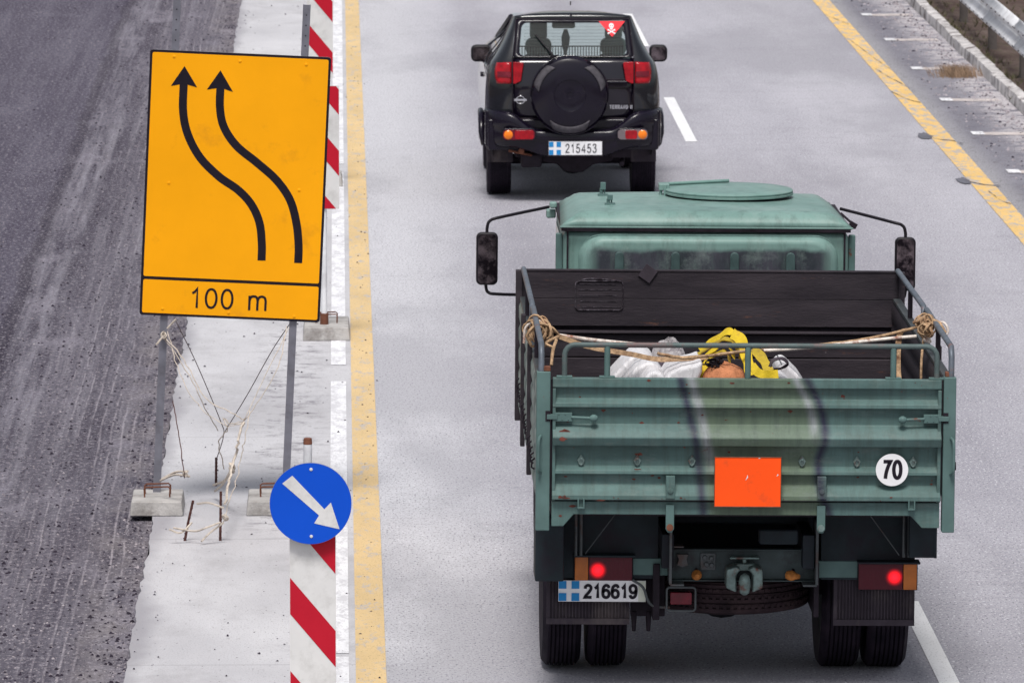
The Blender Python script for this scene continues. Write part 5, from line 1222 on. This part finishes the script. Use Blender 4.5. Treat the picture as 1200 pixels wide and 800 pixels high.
for s in (-1, 1):
    x0, x1 = (-.690, -.362) if s < 0 else (.408, .720)
    b = MB(); b.prism(rrect(x0, x1, .606, .726, .04), -.150, -.07); b.build('lamp_housing', M['plas'], bp, bevel=.006); hh = bp
    b = MB(); b.prism(rrect(x0+.012, x1-.012, .618, .714, .035), -.156, -.149); fl = b.build('fog_lamp', M['dredlens'] if s < 0 else M['grlens'], V, bevel=.003)
    oc = x0+.062 if s < 0 else x1-.062
    b = MB(); b.lathe([(.0, -.168), (.030, -.166), (.043, -.156)], (oc, 0, .666), seg=22); b.build('turn_lens', M['orlens'], fl)
    rx = (x0+.125, x1-.024) if s < 0 else (x0+.085, x0+.200)
    b = MB(); b.prism(rrect(rx[0], rx[1], .624, .708, .02), -.161, -.155); b.build('stop_lens', M['redlens'], fl, bevel=.003)
# number plate
P2 = empty('number_plate', (0, -.15, 0)); P2.parent = V
b = MB(); b.box(-.252, .282, .004, .03, .455, .612); b.build('plate_holder', M['iron'], P2, bevel=.004)
b = MB(); b.box(-.240, .270, -.002, .004, .470, .600); b.build('plate_sheet', M['white'], P2, bevel=.001)
b = MB()
for x0, x1 in ((-.238, -.196), (-.166, -.124)):
    for z0, z1 in ((.473, .520), (.549, .597)): b.box(x0, x1, -.006, -.0025, z0, z1)
b.build('flag', M['pblue'], P2)
text('215453', -.080, .218, .492, .578, -.0055, M['black'], P2, bold=.10, gap=.20)
# spare wheel cover
cx, cz = -.040, 1.045
b = MB(); b.lathe([(.345, .01), (.372, -.02), (.378, -.10), (.372, -.17), (.350, -.205), (.315, -.225), (.20, -.236), (.155, -.240), (.150, -.234), (.145, -.232), (.06, -.236), (.03, -.238), (.026, -.234), (.0, -.234)], (cx, .02, cz), 'y', 64, caps=False)
sc_ = b.build('spare_wheel_cover', M['plas'], V, smooth=28)
for a0, a1 in ((118, 172), (8, 62), (232, 308)):
    b = MB(); rr = (.298, .366) if a0 != 232 else (.300, .368)
    n_ = 16; vs = []
    for k in range(n_+1):
        a = R(a0+(a1-a0)*k/n_)
        ta = min(1, min(k, n_-k)/3.0)**.5
        for r_, y_ in ((rr[0], -.2335), (rr[0]+.008, -.236), (rr[0]+(.055)*ta*.6, -.229), (rr[0]+.055*ta+.008, -.200)): vs.append((cx+r_*math.cos(a), .02+y_+.002, cz+r_*math.sin(a)))
    b.add(vs, [(4*i+k, 4*i+k+1, 4*i+5+k, 4*i+4+k) for i in range(n_) for k in range(3)]); b.build('vent_strip', M['vent'], sc_, smooth=60, solid=.006)
    b = MB(); b.tube([(cx+(rr[1]+.006)*math.cos(R(a)), .02-.192, cz+(rr[1]+.006)*math.sin(R(a))) for a in range(a0-2, a1+3, 3)], .009, 6); b.build('rib', M['plas'], sc_, smooth=60)
# wheels
for x0, x1, y in ((-.818, -.580, .85), (.580, .818, .85), (-.80, -.57, 3.40), (.57, .80, 3.40)):
    r = .352; w_ = x1-x0; b = MB(); pr = [(r*.6, x0+.02), (r*.85, x0+.004), (r*.95, x0+.004), (r*.985, x0+.022)]
    for k in range(8):
        a = x0+.028+(w_-.056)*k/8; c = x0+.028+(w_-.056)*(k+1)/8; pr += [(r, a+.003), (r, c-.007), (r-.009, c-.005), (r-.009, c)]
    pr += [(r*.985, x1-.022), (r*.95, x1-.004), (r*.85, x1-.004), (r*.6, x1-.02)]
    b.lathe(pr, (0, y, r), 'x', 48, caps=False); t = b.build('wheel', M['tyre'], V, smooth=25)
    b = MB(); b.lathe([(.02, x0+w_*.3), (r*.5, x0+w_*.3), (r*.61, x0+.02), (r*.61, x1-.02), (r*.5, x1-w_*.3), (.02, x1-w_*.3)], (0, y, r), 'x', 24); b.build('rim', M['iron2'], t)
for s in (-1, 1):
    b = MB(); b.box(min(s*.57, s*.815), max(s*.57, s*.815), .44, .455, .345, .60); b.build('mud_flap', M['flap'], V, bevel=.004)
b = MB(); b.cyl((-.6, .85, .34), (.6, .85, .34), .05); b.lathe([(.02, -.16), (.12, -.12), (.15, 0), (.12, .12), (.02, .16)], (.02, .85, .34), 'y', 20); b.build('rear_axle', M['iron'], V)
b = MB(); b.prism([(-.42, .44), (-.30, .365), (-.15, .335), (-.07, .27), (.0, .255), (.10, .26), (.20, .33), (.38, .37), (.44, .44)], .30, .50); b.box(-.50, -.30, .06, .5, .33, .46); b.build('fuel_tank', M['iron'], V, bevel=.02)
b = MB(); b.cyl((-.50, -.02, .495), (-.50, .5, .48), .028, seg=12); b.tube([(-.50, -.025, .495), (-.50, -.02, .495)], [.028, .028], 12); b.cyl((-.62, .0, .50), (-.40, .05, .45), .012, seg=8); b.build('exhaust', M['rust'], V)
b = MB(); b.cyl((.47, .1, .36), (.50, .5, .48), .025, seg=8); b.cyl((-.47, .1, .36), (-.50, .5, .48), .025, seg=8); b.box(.36, .56, .10, .4, .42, .50); b.each('suspension', M['iron'], V)
# wing mirrors further forward
def L2(px, py, ly):
    p = qn(px, py, 69.05+ly); return (p[0]-2.257, p[2])
for xs in ((552, 576), (761, 782)):
    a = L2(xs[0], 72.5, 2.55); c = L2(xs[1], 53, 2.55); s = -1 if a[0] < 0 else 1
    b = MB(); b.prism(rrect(a[0], c[0], a[1], c[1], .05), 2.52, 2.64); mm = b.build('wing_mirror', M['mframe'], V, bevel=.022, seg=3)
    b = MB(); b.prism(rrect(a[0]+.018, c[0]-.018, a[1]+.018, c[1]-.018, .035), 2.515, 2.519); b.build('glass', M['mirror'], mm)
    xi = max(a[0], c[0]) if s < 0 else min(a[0], c[0])
    b = MB(); b.tube([(xi-s*-.03, 2.58, a[1]+.03), (s*.80, 2.62, a[1]-.03), (s*.76, 2.7, a[1]-.03)], .022, 8); b.build('arm', M['mframe'], mm)
b = MB()
for s in (-1, 1): b.box(min(s*.83, s*.858), max(s*.83, s*.858), 1.75, 1.93, 1.06, 1.095)
b.each('door_handle', M['plas'], V, bevel=.008)
